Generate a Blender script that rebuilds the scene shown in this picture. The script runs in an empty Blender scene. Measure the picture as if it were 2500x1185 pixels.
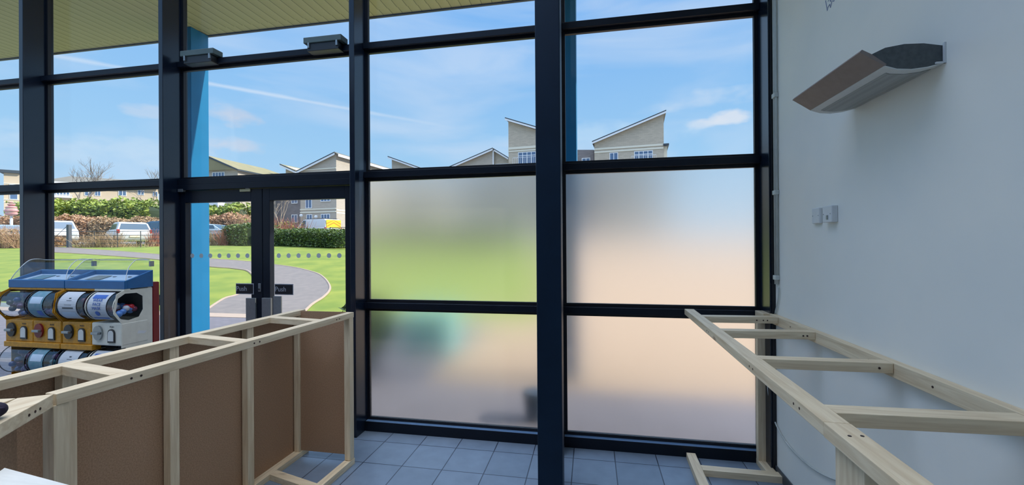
import bpy, bmesh, math, random
from mathutils import Vector, Matrix
random.seed(7)
SC = bpy.context.scene
COL = SC.collection

# ------------------------------------------------------------------ camera
EYE = 1.587
FPX = 1028.88
RR = Vector((0.98288981, 0.18407496, -0.00663612))
UU = Vector((0.00683159, -0.00042774, 0.99997657))
FF = Vector((-0.18406781, 0.98291212, 0.00167795))
cam_data = bpy.data.cameras.new('camera')
cam_data.sensor_width = 36.0
cam_data.lens = 36.0 * FPX / 2500.0
cam_data.clip_start = 0.05
cam_data.clip_end = 1000
cam = bpy.data.objects.new('camera', cam_data)
COL.objects.link(cam)
R_, U_, F_ = RR.normalized(), UU.normalized(), FF.normalized()
cam.matrix_world = Matrix(((R_.x, U_.x, -F_.x, 0), (R_.y, U_.y, -F_.y, 0), (R_.z, U_.z, -F_.z, EYE), (0, 0, 0, 1)))
SC.camera = cam
SC.view_settings.view_transform = 'Standard'
SC.view_settings.look = 'None'
SC.view_settings.gamma = 1.0
SC.view_settings.exposure = 0.22
SC.view_settings.use_curve_mapping = False


SKY_TOP = 4.0  # extra strength of the overhead sky, added to brighten the room


def ray(px, py):
    return RR * ((px - 1250) / FPX) - UU * ((py - 592.5) / FPX) + FF


# ------------------------------------------------------------------ world
def make_world():
    w = bpy.data.worlds.new('sky'); SC.world = w; w.use_nodes = True
    nt = w.node_tree; N = nt.nodes; L = nt.links
    for n in list(N): N.remove(n)
    out = N.new('ShaderNodeOutputWorld'); bg = N.new('ShaderNodeBackground')
    tc = N.new('ShaderNodeTexCoord'); sep = N.new('ShaderNodeSeparateXYZ')
    L.new(tc.outputs['Generated'], sep.inputs[0])
    ramp = N.new('ShaderNodeValToRGB')
    e = ramp.color_ramp.elements
    e[0].position = 0.0; e[0].color = (0.20, 0.26, 0.22, 1)
    e[1].position = 1.0; e[1].color = (0.08, 0.22, 0.62, 1)
    for p, c in ((0.47, (0.30, 0.36, 0.36, 1)), (0.5, (0.55, 0.76, 0.96, 1)), (0.60, (0.38, 0.66, 0.96, 1)), (0.74, (0.22, 0.50, 0.95, 1))):
        q = ramp.color_ramp.elements.new(p); q.color = c
    m = N.new('ShaderNodeMath'); m.operation = 'MULTIPLY_ADD'; m.inputs[1].default_value = 0.5; m.inputs[2].default_value = 0.5
    L.new(sep.outputs['Z'], m.inputs[0]); L.new(m.outputs[0], ramp.inputs[0])

    def mix(fac, a, bcol):
        x = N.new('ShaderNodeMix'); x.data_type = 'RGBA'
        L.new(fac, x.inputs[0]); L.new(a, x.inputs[6]); x.inputs[7].default_value = bcol
        return x.outputs[2]
    # thin streaky cirrus
    mp = N.new('ShaderNodeMapping'); mp.inputs['Scale'].default_value = (1.0, 1.0, 4.2); mp.inputs['Rotation'].default_value = (0.10, -0.22, 0.2)
    L.new(tc.outputs['Generated'], mp.inputs[0])
    ns = N.new('ShaderNodeTexNoise'); ns.inputs['Scale'].default_value = 2.6; ns.inputs['Detail'].default_value = 7; ns.inputs['Roughness'].default_value = 0.5; ns.inputs['Distortion'].default_value = 0.6
    L.new(mp.outputs[0], ns.inputs['Vector'])
    r2 = N.new('ShaderNodeMapRange'); r2.inputs[1].default_value = 0.42; r2.inputs[2].default_value = 0.72; r2.inputs[4].default_value = 0.55
    L.new(ns.outputs['Fac'], r2.inputs[0])
    col = mix(r2.outputs[0], ramp.outputs[0], (0.68, 0.80, 0.98, 1))

    def dot(v):
        d = N.new('ShaderNodeVectorMath'); d.operation = 'DOT_PRODUCT'
        L.new(nv.outputs[0], d.inputs[0]); d.inputs[1].default_value = v
        return d.outputs['Value']
    nv = N.new('ShaderNodeVectorMath'); nv.operation = 'NORMALIZE'; L.new(tc.outputs['Generated'], nv.inputs[0])
    n3 = N.new('ShaderNodeTexNoise'); n3.inputs['Scale'].default_value = 16; n3.inputs['Detail'].default_value = 6
    mp3 = N.new('ShaderNodeMapping'); mp3.inputs['Scale'].default_value = (1, 1, 2.2)
    L.new(tc.outputs['Generated'], mp3.inputs[0]); L.new(mp3.outputs[0], n3.inputs['Vector'])

    def mth(op, a, b_, clamp=False):
        x = N.new('ShaderNodeMath'); x.operation = op; x.use_clamp = clamp
        for i, v in enumerate((a, b_)):
            if isinstance(v, (int, float)): x.inputs[i].default_value = v
            else: L.new(v, x.inputs[i])
        return x.outputs[0]
    # contrail along a great circle
    a = ray(515, 205).normalized(); b = ray(1030, 298).normalized()
    nrm = a.cross(b).normalized(); mid = ray(560, 214).normalized()
    d = mth('ABSOLUTE', dot(nrm), 0)
    wob = mth('MULTIPLY', n3.outputs['Fac'], 0.004)
    line = mth('SUBTRACT', 1.0, mth('DIVIDE', mth('SUBTRACT', d, mth('SUBTRACT', wob, 0.0015)), 0.0042), True)
    rng = mth('MULTIPLY', mth('SUBTRACT', dot(mid), 0.90, ), 10.0, True)
    col = mix(mth('MULTIPLY', mth('MULTIPLY', line, rng), 0.55), col, (0.80, 0.88, 1.0, 1))
    # small low clouds: (direction, horizontal size, height, colour, strength)
    for px, py, sx, sz, c, s in ((1772, 285, .052, .017, (.86, .88, .95, 1), .75), (1720, 300, .04, .012, (.8, .85, .95, 1), .6), (565, 283, .055, .022, (.78, .74, .80, 1), .6), (560, 358, .07, .018, (.80, .76, .82, 1), .5), (370, 276, .035, .014, (.75, .78, .88, 1), .4), (1740, 240, .12, .022, (.66, .79, .97, 1), .5), (120, 345, .3, .03, (.64, .80, .97, 1), .5), (1450, 330, .25, .03, (.6, .8, 1, 1), .45)):
        v = ray(px, py).normalized(); hr = Vector((v.y, -v.x, 0)).normalized(); up = hr.cross(v)
        hx = mth('DIVIDE', dot(hr), sx); hz = mth('DIVIDE', dot(up), sz)
        rr = mth('ADD', mth('MULTIPLY', hx, hx), mth('MULTIPLY', hz, hz))
        f = mth('SUBTRACT', mth('ADD', -1.1, mth('MULTIPLY', n3.outputs['Fac'], 3.9)), rr, True)
        f = mth('MULTIPLY', f, mth('GREATER_THAN', dot(v), 0.3))
        col = mix(mth('MULTIPLY', f, s), col, c)
    # overhead sky, out of view, boosted and whitened as fill for the room
    ovh = mth('MULTIPLY', mth('SUBTRACT', sep.outputs['Z'], 0.60), 3.0, True)
    col = mix(mth('MULTIPLY', ovh, 0.7), col, (0.84, 0.85, 0.85, 1))
    L.new(col, bg.inputs[0]); L.new(mth('ADD', 0.83, mth('MULTIPLY', ovh, SKY_TOP)), bg.inputs[1])
    L.new(bg.outputs[0], out.inputs[0])


make_world()
sun = bpy.data.lights.new('sun', 'SUN'); sun.energy = 4.5; sun.color = (1.0, 0.93, 0.80); sun.angle = 0.009
so = bpy.data.objects.new('sun', sun); COL.objects.link(so)
so.rotation_euler = Vector((0.84, 0.09, 0.54)).to_track_quat('Z', 'Y').to_euler(); so.location = (60, 20, 50)


# ------------------------------------------------------------------ helpers
def tag(o, label=None, cat=None, group=None, kind=None):
    if label: o['label'] = label
    if cat: o['category'] = cat
    if group: o['group'] = group
    if kind: o['kind'] = kind
    return o


def mat(name, col, rough=0.6, metal=0.0, noise=0.0, nscale=20.0, stretch=(1, 1, 1), col2=None, bump=0.0, spec=0.5, emit=0, coords='Object', detail=4.0):
    m = bpy.data.materials.new(name); m.use_nodes = True
    nt = m.node_tree; N = nt.nodes; L = nt.links; b = N['Principled BSDF']
    b.inputs['Roughness'].default_value = rough; b.inputs['Metallic'].default_value = metal
    b.inputs['Specular IOR Level'].default_value = spec
    c = (*col, 1)
    b.inputs['Base Color'].default_value = c
    if emit:
        b.inputs['Emission Color'].default_value = c; b.inputs['Emission Strength'].default_value = emit
    tc = N.new('ShaderNodeTexCoord'); mp = N.new('ShaderNodeMapping'); mp.inputs['Scale'].default_value = stretch
    ns = N.new('ShaderNodeTexNoise'); ns.inputs['Scale'].default_value = nscale; ns.inputs['Detail'].default_value = detail
    L.new(tc.outputs[coords], mp.inputs[0]); L.new(mp.outputs[0], ns.inputs['Vector'])
    rp = N.new('ShaderNodeValToRGB'); rp.color_ramp.elements[0].position = 0.3; rp.color_ramp.elements[1].position = 0.7
    c2 = col2 if col2 else tuple(max(0, x * (1 - (noise or .03) * 2)) for x in col)
    rp.color_ramp.elements[0].color = (*c2, 1); rp.color_ramp.elements[1].color = c
    L.new(ns.outputs['Fac'], rp.inputs[0]); L.new(rp.outputs[0], b.inputs['Base Color'])
    if bump:
        bp = N.new('ShaderNodeBump'); bp.inputs['Strength'].default_value = bump; bp.inputs['Distance'].default_value = 0.01
        L.new(ns.outputs['Fac'], bp.inputs['Height']); L.new(bp.outputs[0], b.inputs['Normal'])
    return m


def wood(name, axis):
    m = bpy.data.materials.new(name); m.use_nodes = True
    nt = m.node_tree; N = nt.nodes; L = nt.links; b = N['Principled BSDF']; b.inputs['Roughness'].default_value = 0.5
    tc = N.new('ShaderNodeTexCoord')
    s = [26, 26, 26]; s[axis] = 1.6
    mp = N.new('ShaderNodeMapping'); mp.inputs['Scale'].default_value = s; L.new(tc.outputs['Object'], mp.inputs[0])
    n1 = N.new('ShaderNodeTexNoise'); n1.inputs['Scale'].default_value = 2.2; n1.inputs['Detail'].default_value = 5; n1.inputs['Distortion'].default_value = 0.8
    L.new(mp.outputs[0], n1.inputs['Vector'])
    rp = N.new('ShaderNodeValToRGB'); rp.color_ramp.elements[0].position = 0.25; rp.color_ramp.elements[1].position = 0.7
    rp.color_ramp.elements[0].color = (0.64, 0.48, 0.29, 1); rp.color_ramp.elements[1].color = (0.86, 0.72, 0.50, 1)
    L.new(n1.outputs['Fac'], rp.inputs[0])
    # broad colour drift and knots
    s2 = [7, 7, 7]; s2[axis] = 2.4
    mp2 = N.new('ShaderNodeMapping'); mp2.inputs['Scale'].default_value = s2; L.new(tc.outputs['Object'], mp2.inputs[0])
    vo = N.new('ShaderNodeTexVoronoi'); vo.inputs['Scale'].default_value = 1.0; L.new(mp2.outputs[0], vo.inputs['Vector'])
    kr = N.new('ShaderNodeMapRange'); kr.inputs[1].default_value = 0.05; kr.inputs[2].default_value = 0.12; kr.inputs[3].default_value = 0.75; kr.inputs[4].default_value = 0.0
    L.new(vo.outputs['Distance'], kr.inputs[0])
    mx = N.new('ShaderNodeMix'); mx.data_type = 'RGBA'; L.new(kr.outputs[0], mx.inputs[0]); L.new(rp.outputs[0], mx.inputs[6]); mx.inputs[7].default_value = (0.20, 0.10, 0.05, 1)
    L.new(mx.outputs[2], b.inputs['Base Color'])
    bp = N.new('ShaderNodeBump'); bp.inputs['Strength'].default_value = 0.15; bp.inputs['Distance'].default_value = 0.004
    L.new(n1.outputs['Fac'], bp.inputs['Height']); L.new(bp.outputs[0], b.inputs['Normal'])
    return m


def glassmat(name, tint=(0.93, 0.96, 0.97), refl=0.06):
    m = bpy.data.materials.new(name); m.use_nodes = True
    nt = m.node_tree; N = nt.nodes; L = nt.links
    for n in list(N): N.remove(n)
    o = N.new('ShaderNodeOutputMaterial'); t = N.new('ShaderNodeBsdfTransparent'); t.inputs[0].default_value = (*tint, 1)
    g = N.new('ShaderNodeBsdfGlossy'); g.inputs['Roughness'].default_value = 0.02
    fr = N.new('ShaderNodeLayerWeight'); pw = N.new('ShaderNodeMath'); pw.operation = 'POWER'; pw.inputs[1].default_value = 5
    ml = N.new('ShaderNodeMath'); ml.operation = 'MULTIPLY_ADD'; ml.inputs[1].default_value = refl * 8; ml.inputs[2].default_value = refl
    L.new(fr.outputs['Facing'], pw.inputs[0]); L.new(pw.outputs[0], ml.inputs[0]); mx = N.new('ShaderNodeMixShader')
    L.new(ml.outputs[0], mx.inputs[0]); L.new(t.outputs[0], mx.inputs[1]); L.new(g.outputs[0], mx.inputs[2]); L.new(mx.outputs[0], o.inputs[0])
    return m


def frosted():
    m = bpy.data.materials.new('frosted_glass'); m.use_nodes = True
    b = m.node_tree.nodes['Principled BSDF']
    b.inputs['Base Color'].default_value = (0.93, 0.945, 0.935, 1)
    b.inputs['Transmission Weight'].default_value = 1.0
    b.inputs['Roughness'].default_value = FROST_ROUGH; b.inputs['IOR'].default_value = 1.25
    b.inputs['Specular IOR Level'].default_value = 0.3
    return m


FROST_ROUGH = 0.42
M = {}
M['navy'] = mat('navy_powder_coat', (0.006, 0.012, 0.026), 0.22, noise=.1, nscale=6, spec=0.6)
M['navy_post'] = mat('navy_painted_steel', (0.004, 0.018, 0.042), 0.5, noise=.12, nscale=5, spec=.25)
M['matte'] = mat('black_navy_coat', (0.005, 0.009, 0.018), 0.42, noise=.1, nscale=6, spec=0.28)
M['sillsheen'] = mat('sill_sky_sheen', (.11, .20, .34), .35, noise=.05)  # sky reflection on the sill painted as a lighter blue
M['gasket'] = mat('black_gasket', (0.006, 0.007, 0.012), 0.5, noise=.1)
M['blue'] = mat('blue_painted_steel', (0.004, 0.165, 0.36), 0.4, noise=.06, nscale=3)
M['glass'] = glassmat('clear_glass', (0.97, 0.985, 0.99), 0.012)
M['wall'] = mat('painted_plaster', (0.94, 0.91, 0.82), 0.8, nscale=2.2, col2=(0.86, 0.86, 0.80), bump=0.0)
M['skirt'] = mat('dark_tile_skirting', (0.06, 0.07, 0.08), 0.35, noise=.1)
M['px'], M['py'], M['pz'] = wood('pine_x', 0), wood('pine_y', 1), wood('pine_z', 2)
M['mdf'] = mat('brown_hardboard', (0.47, 0.285, 0.165), 0.75, nscale=160, col2=(0.31, 0.18, 0.10), detail=6)
M['white'] = mat('white_plastic', (0.72, 0.74, 0.74), 0.4, noise=.03)
M['grey_metal'] = mat('brushed_aluminium', (0.33, 0.36, 0.37), 0.35, metal=0.7, noise=.05, nscale=40)
M['dark'] = mat('dark_metal', (0.02, 0.022, 0.025), 0.4, noise=.1)
M['screw'] = mat('screw_head', (0.05, 0.03, 0.03), 0.4, metal=.6)
M['dots'] = mat('manifestation_film', (0.62, 0.66, 0.70), 0.6, noise=.02)
_m = M['dots']; _n = _m.node_tree; _t = _n.nodes.new('ShaderNodeBsdfTranslucent'); _t.inputs[0].default_value = (.62, .66, .68, 1)
_x = _n.nodes.new('ShaderNodeMixShader'); _x.inputs[0].default_value = .55
_n.links.new(_n.nodes['Principled BSDF'].outputs[0], _x.inputs[1]); _n.links.new(_t.outputs[0], _x.inputs[2]); _n.links.new(_x.outputs[0], _n.nodes['Material Output'].inputs[0])
M['signface'] = mat('sign_black', (0.012, 0.012, 0.016), 0.4, noise=.05)
M['signrim'] = mat('sign_silver', (0.35, 0.36, 0.40), 0.4, noise=.05)


def new_obj(name, me, m=None, parent=None):
    o = bpy.data.objects.new(name, me); COL.objects.link(o)
    if m: me.materials.append(m if not isinstance(m, str) else M[m])
    if parent: o.parent = parent
    return o


def empty(name, loc=(0, 0, 0), rz=0, **kw):
    o = bpy.data.objects.new(name, None); COL.objects.link(o); o.location = loc; o.rotation_euler = (0, 0, rz)
    o.empty_display_size = 0.1
    return tag(o, **kw)


class MB:
    """mesh builder"""
    def __init__(s): s.bm = bmesh.new()

    def box(s, x0, x1, y0, y1, z0, z1, bev=0.0):
        r = bmesh.ops.create_cube(s.bm, size=1.0)
        vs = r['verts']
        for v in vs:
            v.co = Vector(((x0 + x1) / 2 + v.co.x * (x1 - x0), (y0 + y1) / 2 + v.co.y * (y1 - y0), (z0 + z1) / 2 + v.co.z * (z1 - z0)))
        if bev:
            es = list({e for v in vs for e in v.link_edges})
            bmesh.ops.bevel(s.bm, geom=es, offset=bev, segments=2, affect='EDGES', profile=0.5)
        return s

    def hexa(s, pts, bev=0.0):
        """8 points: bottom 4 (ccw) then top 4"""
        v = [s.bm.verts.new(p) for p in pts]
        fs = [(3, 2, 1, 0), (4, 5, 6, 7), (0, 1, 5, 4), (1, 2, 6, 5), (2, 3, 7, 6), (3, 0, 4, 7)]
        for f in fs: s.bm.faces.new([v[i] for i in f])
        if bev:
            es = list({e for q in v for e in q.link_edges})
            bmesh.ops.bevel(s.bm, geom=es, offset=bev, segments=2, affect='EDGES', profile=0.5)
        return s

    def prism(s, poly, ext):
        """poly: list of 3d points, ext: extrusion vector"""
        e = Vector(ext); a = [s.bm.verts.new(p) for p in poly]; b = [s.bm.verts.new(Vector(p) + e) for p in poly]
        s.bm.faces.new(a); s.bm.faces.new(list(reversed(b)))
        n = len(poly)
        for i in range(n): s.bm.faces.new((a[i], b[i], b[(i + 1) % n], a[(i + 1) % n]))
        return s

    def tube(s, pts, r, seg=8, r1=None, caps=True):
        pts = [Vector(p) for p in pts]; rings = []
        n = len(pts)
        for i, p in enumerate(pts):
            d = (pts[min(i + 1, n - 1)] - pts[max(i - 1, 0)]).normalized()
            up = Vector((0, 0, 1)) if abs(d.z) < 0.9 else Vector((1, 0, 0))
            a = d.cross(up).normalized(); b = a.cross(d)
            rad = r if r1 is None else r + (r1 - r) * i / max(1, n - 1)
            rings.append([s.bm.verts.new(p + (a * math.cos(t) + b * math.sin(t)) * rad) for t in [2 * math.pi * k / seg for k in range(seg)]])
        for i in range(n - 1):
            for k in range(seg): s.bm.faces.new((rings[i][k], rings[i][(k + 1) % seg], rings[i + 1][(k + 1) % seg], rings[i + 1][k]))
        if caps and seg > 2:
            s.bm.faces.new(list(reversed(rings[0]))); s.bm.faces.new(rings[-1])
        return s

    def ball(s, c, r, sc=(1, 1, 1), sub=2):
        q = bmesh.ops.create_icosphere(s.bm, subdivisions=sub, radius=1)
        for v in q['verts']: v.co = Vector((c[0] + v.co.x * r * sc[0], c[1] + v.co.y * r * sc[1], c[2] + v.co.z * r * sc[2]))
        return s

    def quad(s, a, b, c, d):
        s.bm.faces.new([s.bm.verts.new(p) for p in (a, b, c, d)]); return s

    def build(s, name, m=None, parent=None, smooth=False):
        bmesh.ops.recalc_face_normals(s.bm, faces=s.bm.faces)
        me = bpy.data.meshes.new(name); s.bm.to_mesh(me); s.bm.free()
        if smooth:
            for p in me.polygons: p.use_smooth = True
        return new_obj(name, me, m, parent)


def struct(o): o['kind'] = 'structure'; return o


def text_obj(name, s, size, loc, rot, m, parent, ext=0.0006, align='CENTER'):
    cu = bpy.data.curves.new(name, 'FONT'); cu.body = s; cu.size = size; cu.extrude = ext; cu.align_x = align; cu.align_y = 'CENTER'
    t = bpy.data.objects.new(name, cu)
    dg = bpy.context.evaluated_depsgraph_get()
    COL.objects.link(t); dg.update(); me = bpy.data.meshes.new_from_object(t.evaluated_get(bpy.context.evaluated_depsgraph_get()))
    bpy.data.objects.remove(t)
    o = new_obj(name, me, m, parent); o.location = loc; o.rotation_euler = rot
    return o


# ================================================================== ROOM
D = 3.347       # glass plane
YF = 3.155      # mullion fronts
YT = 3.290      # transom fronts
WX = 1.232      # right wall face
CEIL = 4.60
FILL_X, FILL_Y0, FILL_Y1 = 0.0, -1.0, 3.0  # bounds of the ceiling opening added for fill light


def floor_mat():
    m = bpy.data.materials.new('grey_floor_tiles'); m.use_nodes = True
    nt = m.node_tree; N = nt.nodes; L = nt.links; b = N['Principled BSDF']; b.inputs['Roughness'].default_value = 0.30
    tc = N.new('ShaderNodeTexCoord'); mp = N.new('ShaderNodeMapping'); mp.inputs['Location'].default_value = (-0.162 + 0.3 * 3, -3.1335 + 0.32 * 20, 0)
    L.new(tc.outputs['Object'], mp.inputs[0])
    br = N.new('ShaderNodeTexBrick'); br.offset = 0.0; br.squash = 1.0
    br.inputs['Scale'].default_value = 1.0; br.inputs['Brick Width'].default_value = 0.3; br.inputs['Row Height'].default_value = 0.32
    br.inputs['Mortar Size'].default_value = 0.0035; br.inputs['Mortar Smooth'].default_value = 0.1
    br.inputs['Color1'].default_value = (0.21, 0.275, 0.36, 1); br.inputs['Color2'].default_value = (0.24, 0.31, 0.40, 1); br.inputs['Mortar'].default_value = (0.035, 0.045, 0.07, 1)
    L.new(mp.outputs[0], br.inputs['Vector'])
    ns = N.new('ShaderNodeTexNoise'); ns.inputs['Scale'].default_value = 9; ns.inputs['Detail'].default_value = 6; L.new(tc.outputs['Object'], ns.inputs['Vector'])
    mx = N.new('ShaderNodeMix'); mx.data_type = 'RGBA'; mx.blend_type = 'MULTIPLY'; mx.inputs[0].default_value = 0.35
    L.new(br.outputs['Color'], mx.inputs[6]); L.new(ns.outputs['Fac'], mx.inputs[7]); L.new(mx.outputs[2], b.inputs['Base Color'])
    bp = N.new('ShaderNodeBump'); bp.inputs['Strength'].default_value = 0.25; bp.inputs['Distance'].default_value = 0.003; bp.invert = True
    L.new(br.outputs['Fac'], bp.inputs['Height']); L.new(bp.outputs[0], b.inputs['Normal'])
    return m


M['floor'] = floor_mat()
struct(MB().box(-7.5, WX, -4.0, 3.40, -0.12, 0.0).build('floor', 'floor'))
struct(MB().box(WX, WX + 0.25, -4.0, 3.50, -0.12, CEIL).build('wall_right', 'wall'))
M['ceil'] = mat('white_ceiling', (0.72, 0.74, 0.74), 0.9, noise=.02)
struct(MB().box(-7.5, WX, -4.1, -4.0, 0, CEIL).build('wall_back', mat('back_wall_paint', (.22, .23, .24), .9)))  # unseen wall, added dark to dim reflections in the frames
# unseen ceiling with an opening added to let fill light in
struct(MB().box(-7.5, WX + .25, FILL_Y1, 3.50, CEIL, CEIL + .15).box(-7.5, WX + .25, -4.0, FILL_Y0, CEIL, CEIL + .15).box(FILL_X, WX + .25, FILL_Y0, FILL_Y1, CEIL, CEIL + .15).build('ceiling', 'ceil'))
struct(MB().box(-7.6, -7.5, -4.0, -1.0, 0, CEIL).build('wall_left', 'wall'))  # unseen wall, added to block light from the left rear
struct(MB().box(WX - 0.012, WX, -4.0, YF, 0.0, 0.065, .003).build('baseboard_right', 'skirt'))
# mullions (deep vertical fins)
MUL = [(-5.475, -5.425), (-3.832, -3.787), (-1.943, -1.897), (-0.265, -0.2145), (1.199, 1.229)]
for n, (a, b) in enumerate(MUL):
    struct(MB().box(a, b, YF, D + 0.05, 0.0, CEIL, 0.003).build('trim_%d' % (n + 1), 'navy'))
BAYS = [(-7.30, -5.475), (-5.425, -3.832), (-3.787, -1.943), (-1.897, -0.265), (-0.2145, 1.199)]
LEV = {'sill': (0.0, 0.082), 'd': (1.040, 1.090), 'b': (2.152, 2.203), 'a': (3.252, 3.300), 'top': (4.50, 4.60)}
FROST = frosted()


def bay(n, x0, x1, rows, frost=()):
    w = struct(empty('window_%d' % n, (x0, D, 0)))
    for key in rows:
        z0, z1 = LEV[key]
        MB().box(0.002, x1 - x0 - .002, YT - D, 0.05, z0, z1, .002).build('sill' if key == 'sill' else 'transom', 'matte', w)
        if key == 'sill': MB().box(0.004, x1 - x0 - .004, YT - D + .003, -.015, z1, z1 + .0015).build('sill_sheen_strip', 'sillsheen', w)  # thin strip added to carry the painted reflection
    zs = [LEV[k] for k in rows]
    for i in range(len(zs) - 1):
        a, b = zs[i][1], zs[i + 1][0]
        f = MB(); g = 0.024
        X = x1 - x0
        f.box(0, g, -.014, .014, a, b); f.box(X - g, X, -.014, .014, a, b); f.box(g, X - g, -.014, .014, a, a + g); f.box(g, X - g, -.014, .014, b - g, b)
        f.build('glazing_gasket', 'gasket', w)
        p = MB().box(g - .005, X - g + .005, -.004, .004, a + g - .005, b - g + .005).build('glass_pane', FROST if i in frost else 'glass', w)
        if i in frost: p['label'] = 'frosted glass pane'
    return w


bay(1, *BAYS[0], ('sill', 'd', 'b', 'a', 'top'))
bay(2, *BAYS[1], ('sill', 'd', 'b', 'a', 'top'))
bay(3, *BAYS[2], ('b', 'a', 'top'))
bay(4, *BAYS[3], ('sill', 'd', 'b', 'a', 'top'), frost=(0, 1))
bay(5, *BAYS[4], ('sill', 'd', 'b', 'a', 'top'), frost=(0, 1))
# cover strip in the corner by the wall
struct(MB().box(1.210, WX, YF - .012, YF + .02, 0, CEIL, .002).build('trim_6', 'gasket'))

# door frame (jambs and head)
struct(MB().box(-1.966, -1.943, YT, D + .04, 0, 2.152, .003).box(-3.787, -1.966, YT, D + .04, 2.10, 2.152, .002).build('trim_7', 'matte'))


def door(n, x0, x1, gx0, gx1, dots, label_side):
    d = struct(empty('door_%d' % n, (x0, D, 0)))
    f = MB(); y0, y1 = -.035, .02
    def o(x): return x - x0
    f.box(0, o(gx0), y0, y1, .01, 2.095, .003); f.box(o(gx1), o(x1), y0, y1, .01, 2.095, .003)
    f.box(o(gx0), o(gx1), y0, y1, 1.985, 2.095, .002); f.box(o(gx0), o(gx1), y0, y1, .01, .16, .002)
    f.build('door_frame', 'matte', d)
    MB().box(o(gx0), o(gx1), -.004, .004, .16, 1.985).build('glass_pane', 'glass', d)
    for xx in dots:
        k = MB(); k.tube([(0, -.0055, 0), (0, -.0045, 0)], .021, 20)
        q = k.build('glass_marker_dot', 'dots', d); q.location = (o(xx), 0, 1.489)
    return d, o


dl, o1 = door(1, -3.784, -2.905, -3.728, -3.022, [-3.815 * .966 + (i * ((-3.197 + 3.815) / 6)) * .966 for i in range(7)], 'left')
dr, o2 = door(2, -2.900, -1.966, -2.828, -2.086, [(-2.859 + i * ((-2.238 + 2.859) / 6)) * .966 for i in range(7)], 'right')
for dd, oo, xa, xb in ((dl, o1, -3.179, -2.992), (dr, o2, -2.778, -2.590)):
    s = MB().box(oo(xa), oo(xb), -.040, -.037, 1.141, 1.239, .001).build('push_sign', 'signrim', dd)
    MB().box(oo(xa) + .006, oo(xb) - .006, -.042, -.040, 1.148, 1.232, .0005).build('sign_face', 'signface', s)
    text_obj('push_lettering', 'Push', .060, (oo(xa) + .062, -.0425, 1.190), (math.pi / 2, 0, 0), M['signrim'], s)
# plates and fittings
MB().box(o1(-3.062), o1(-2.962), -.055, -.037, .70, 1.108, .002).build('push_plate', 'grey_metal', dl)
MB().box(o2(-2.895), o2(-2.805), -.058, -.037, .70, 1.112, .002).build('push_plate', 'grey_metal', dr)
MB().box(o2(-2.785), o2(-2.705), -.050, -.037, .95, 1.130, .002).build('pull_plate', 'grey_metal', dr)
q = MB().box(o1(-2.947), o1(-2.920), -.041, -.035, 1.165, 1.240, .003).build('lock_plate', 'grey_metal', dl)
MB().tube([(o1(-2.934), -.048, 1.188), (o1(-2.934), -.040, 1.188)], .008, 12).build('keyhole_cylinder', 'dark', q)
M['brass'] = mat('dull_brass', (.42, .38, .22), .4, metal=.4)
q = MB().box(o1(-3.130), o1(-3.020), -.045, -.030, 2.070, 2.095, .002).build('closer_arm', 'brass', dl); 
MB().box(o1(-3.070), o1(-3.030), -.045, -.030, 2.096, 2.115, .002).build('closer_bracket', 'white', dl)
MB().box(o1(-3.784) + .004, o1(-3.784) + .058, -.062, -.03, 2.085, 2.112, .002).build('hinge', 'grey_metal', dl)
MB().box(o2(-2.020), o2(-1.972), -.06, -.03, 2.078, 2.105, .002).build('hinge', 'grey_metal', dr)

# the two boxes over the doors, on the high transom
M['greenish'] = mat('grey_green_metal', (.10, .14, .13), .5, noise=.08)
for i, (xa, lab) in enumerate(((-3.675, 'dark metal sensor box on the high transom, beside the left mullion of the doors'), (-2.412, 'dark metal sensor box on the high transom, the one nearer the frosted windows'))):
    t = empty('sensor_box', (xa, 3.25, 3.300), label=lab, cat='sensor box', group='boxes on the transom over the doors')
    MB().box(0, .355, -.03, .075, .012, .062, .004).build('housing', 'greenish', t)
    MB().box(.03, .325, -.02, .07, -.055, .012, .003).build('underside', 'dark', t)
    for bx in (.04, .305): MB().box(bx, bx + .016, -.032, -.02, -.03, .014, .001).build('bracket', 'grey_metal', t)

# interior steel column
t = MB().box(-.334, -.180, 2.60, 2.755, 0, CEIL, .006).build('steel_column', 'navy_post')
tag(t, 'dark navy square steel column standing inside in front of the frosted windows', 'column')


# conduit + loose cable in the corner
M['conduit'] = mat('off_white_conduit', (.60, .63, .60), .5, noise=.05)
t = empty('wall_conduit', (WX - .012, YF - .045, 0), label='thin off-white cable conduit running up the corner of the white wall', cat='conduit')
MB().tube([(0, 0, 1.30), (0, 0, CEIL)], .009, 10).tube([(0, -.024, 1.30), (0, -.024, CEIL)], .007, 10).build('pipe', 'conduit', t, True)
for z in (1.33, 1.90, 2.55, 3.3, 4.0): MB().box(-.014, .011, -.034, .014, z, z + .03, .003).build('clip', 'conduit', t)


def atX(px, py, X):
    d = ray(px, py); k = X / d.x; return Vector((X, d.y * k, EYE + d.z * k))


def atY(px, py, Y):
    d = ray(px, py); k = Y / d.y; return Vector((d.x * k, Y, EYE + d.z * k))


def smooth_path(p, n=6):
    out = []
    for i in range(len(p) - 1):
        a, b, c, d = p[max(0, i - 1)], p[i], p[i + 1], p[min(len(p) - 1, i + 2)]
        for k in range(n):
            t = k / n
            out.append(0.5 * ((2 * b) + (c - a) * t + (2 * a - 5 * b + 4 * c - d) * t * t + (-a + 3 * b - 3 * c + d) * t ** 3))
    out.append(p[-1]); return out


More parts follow.
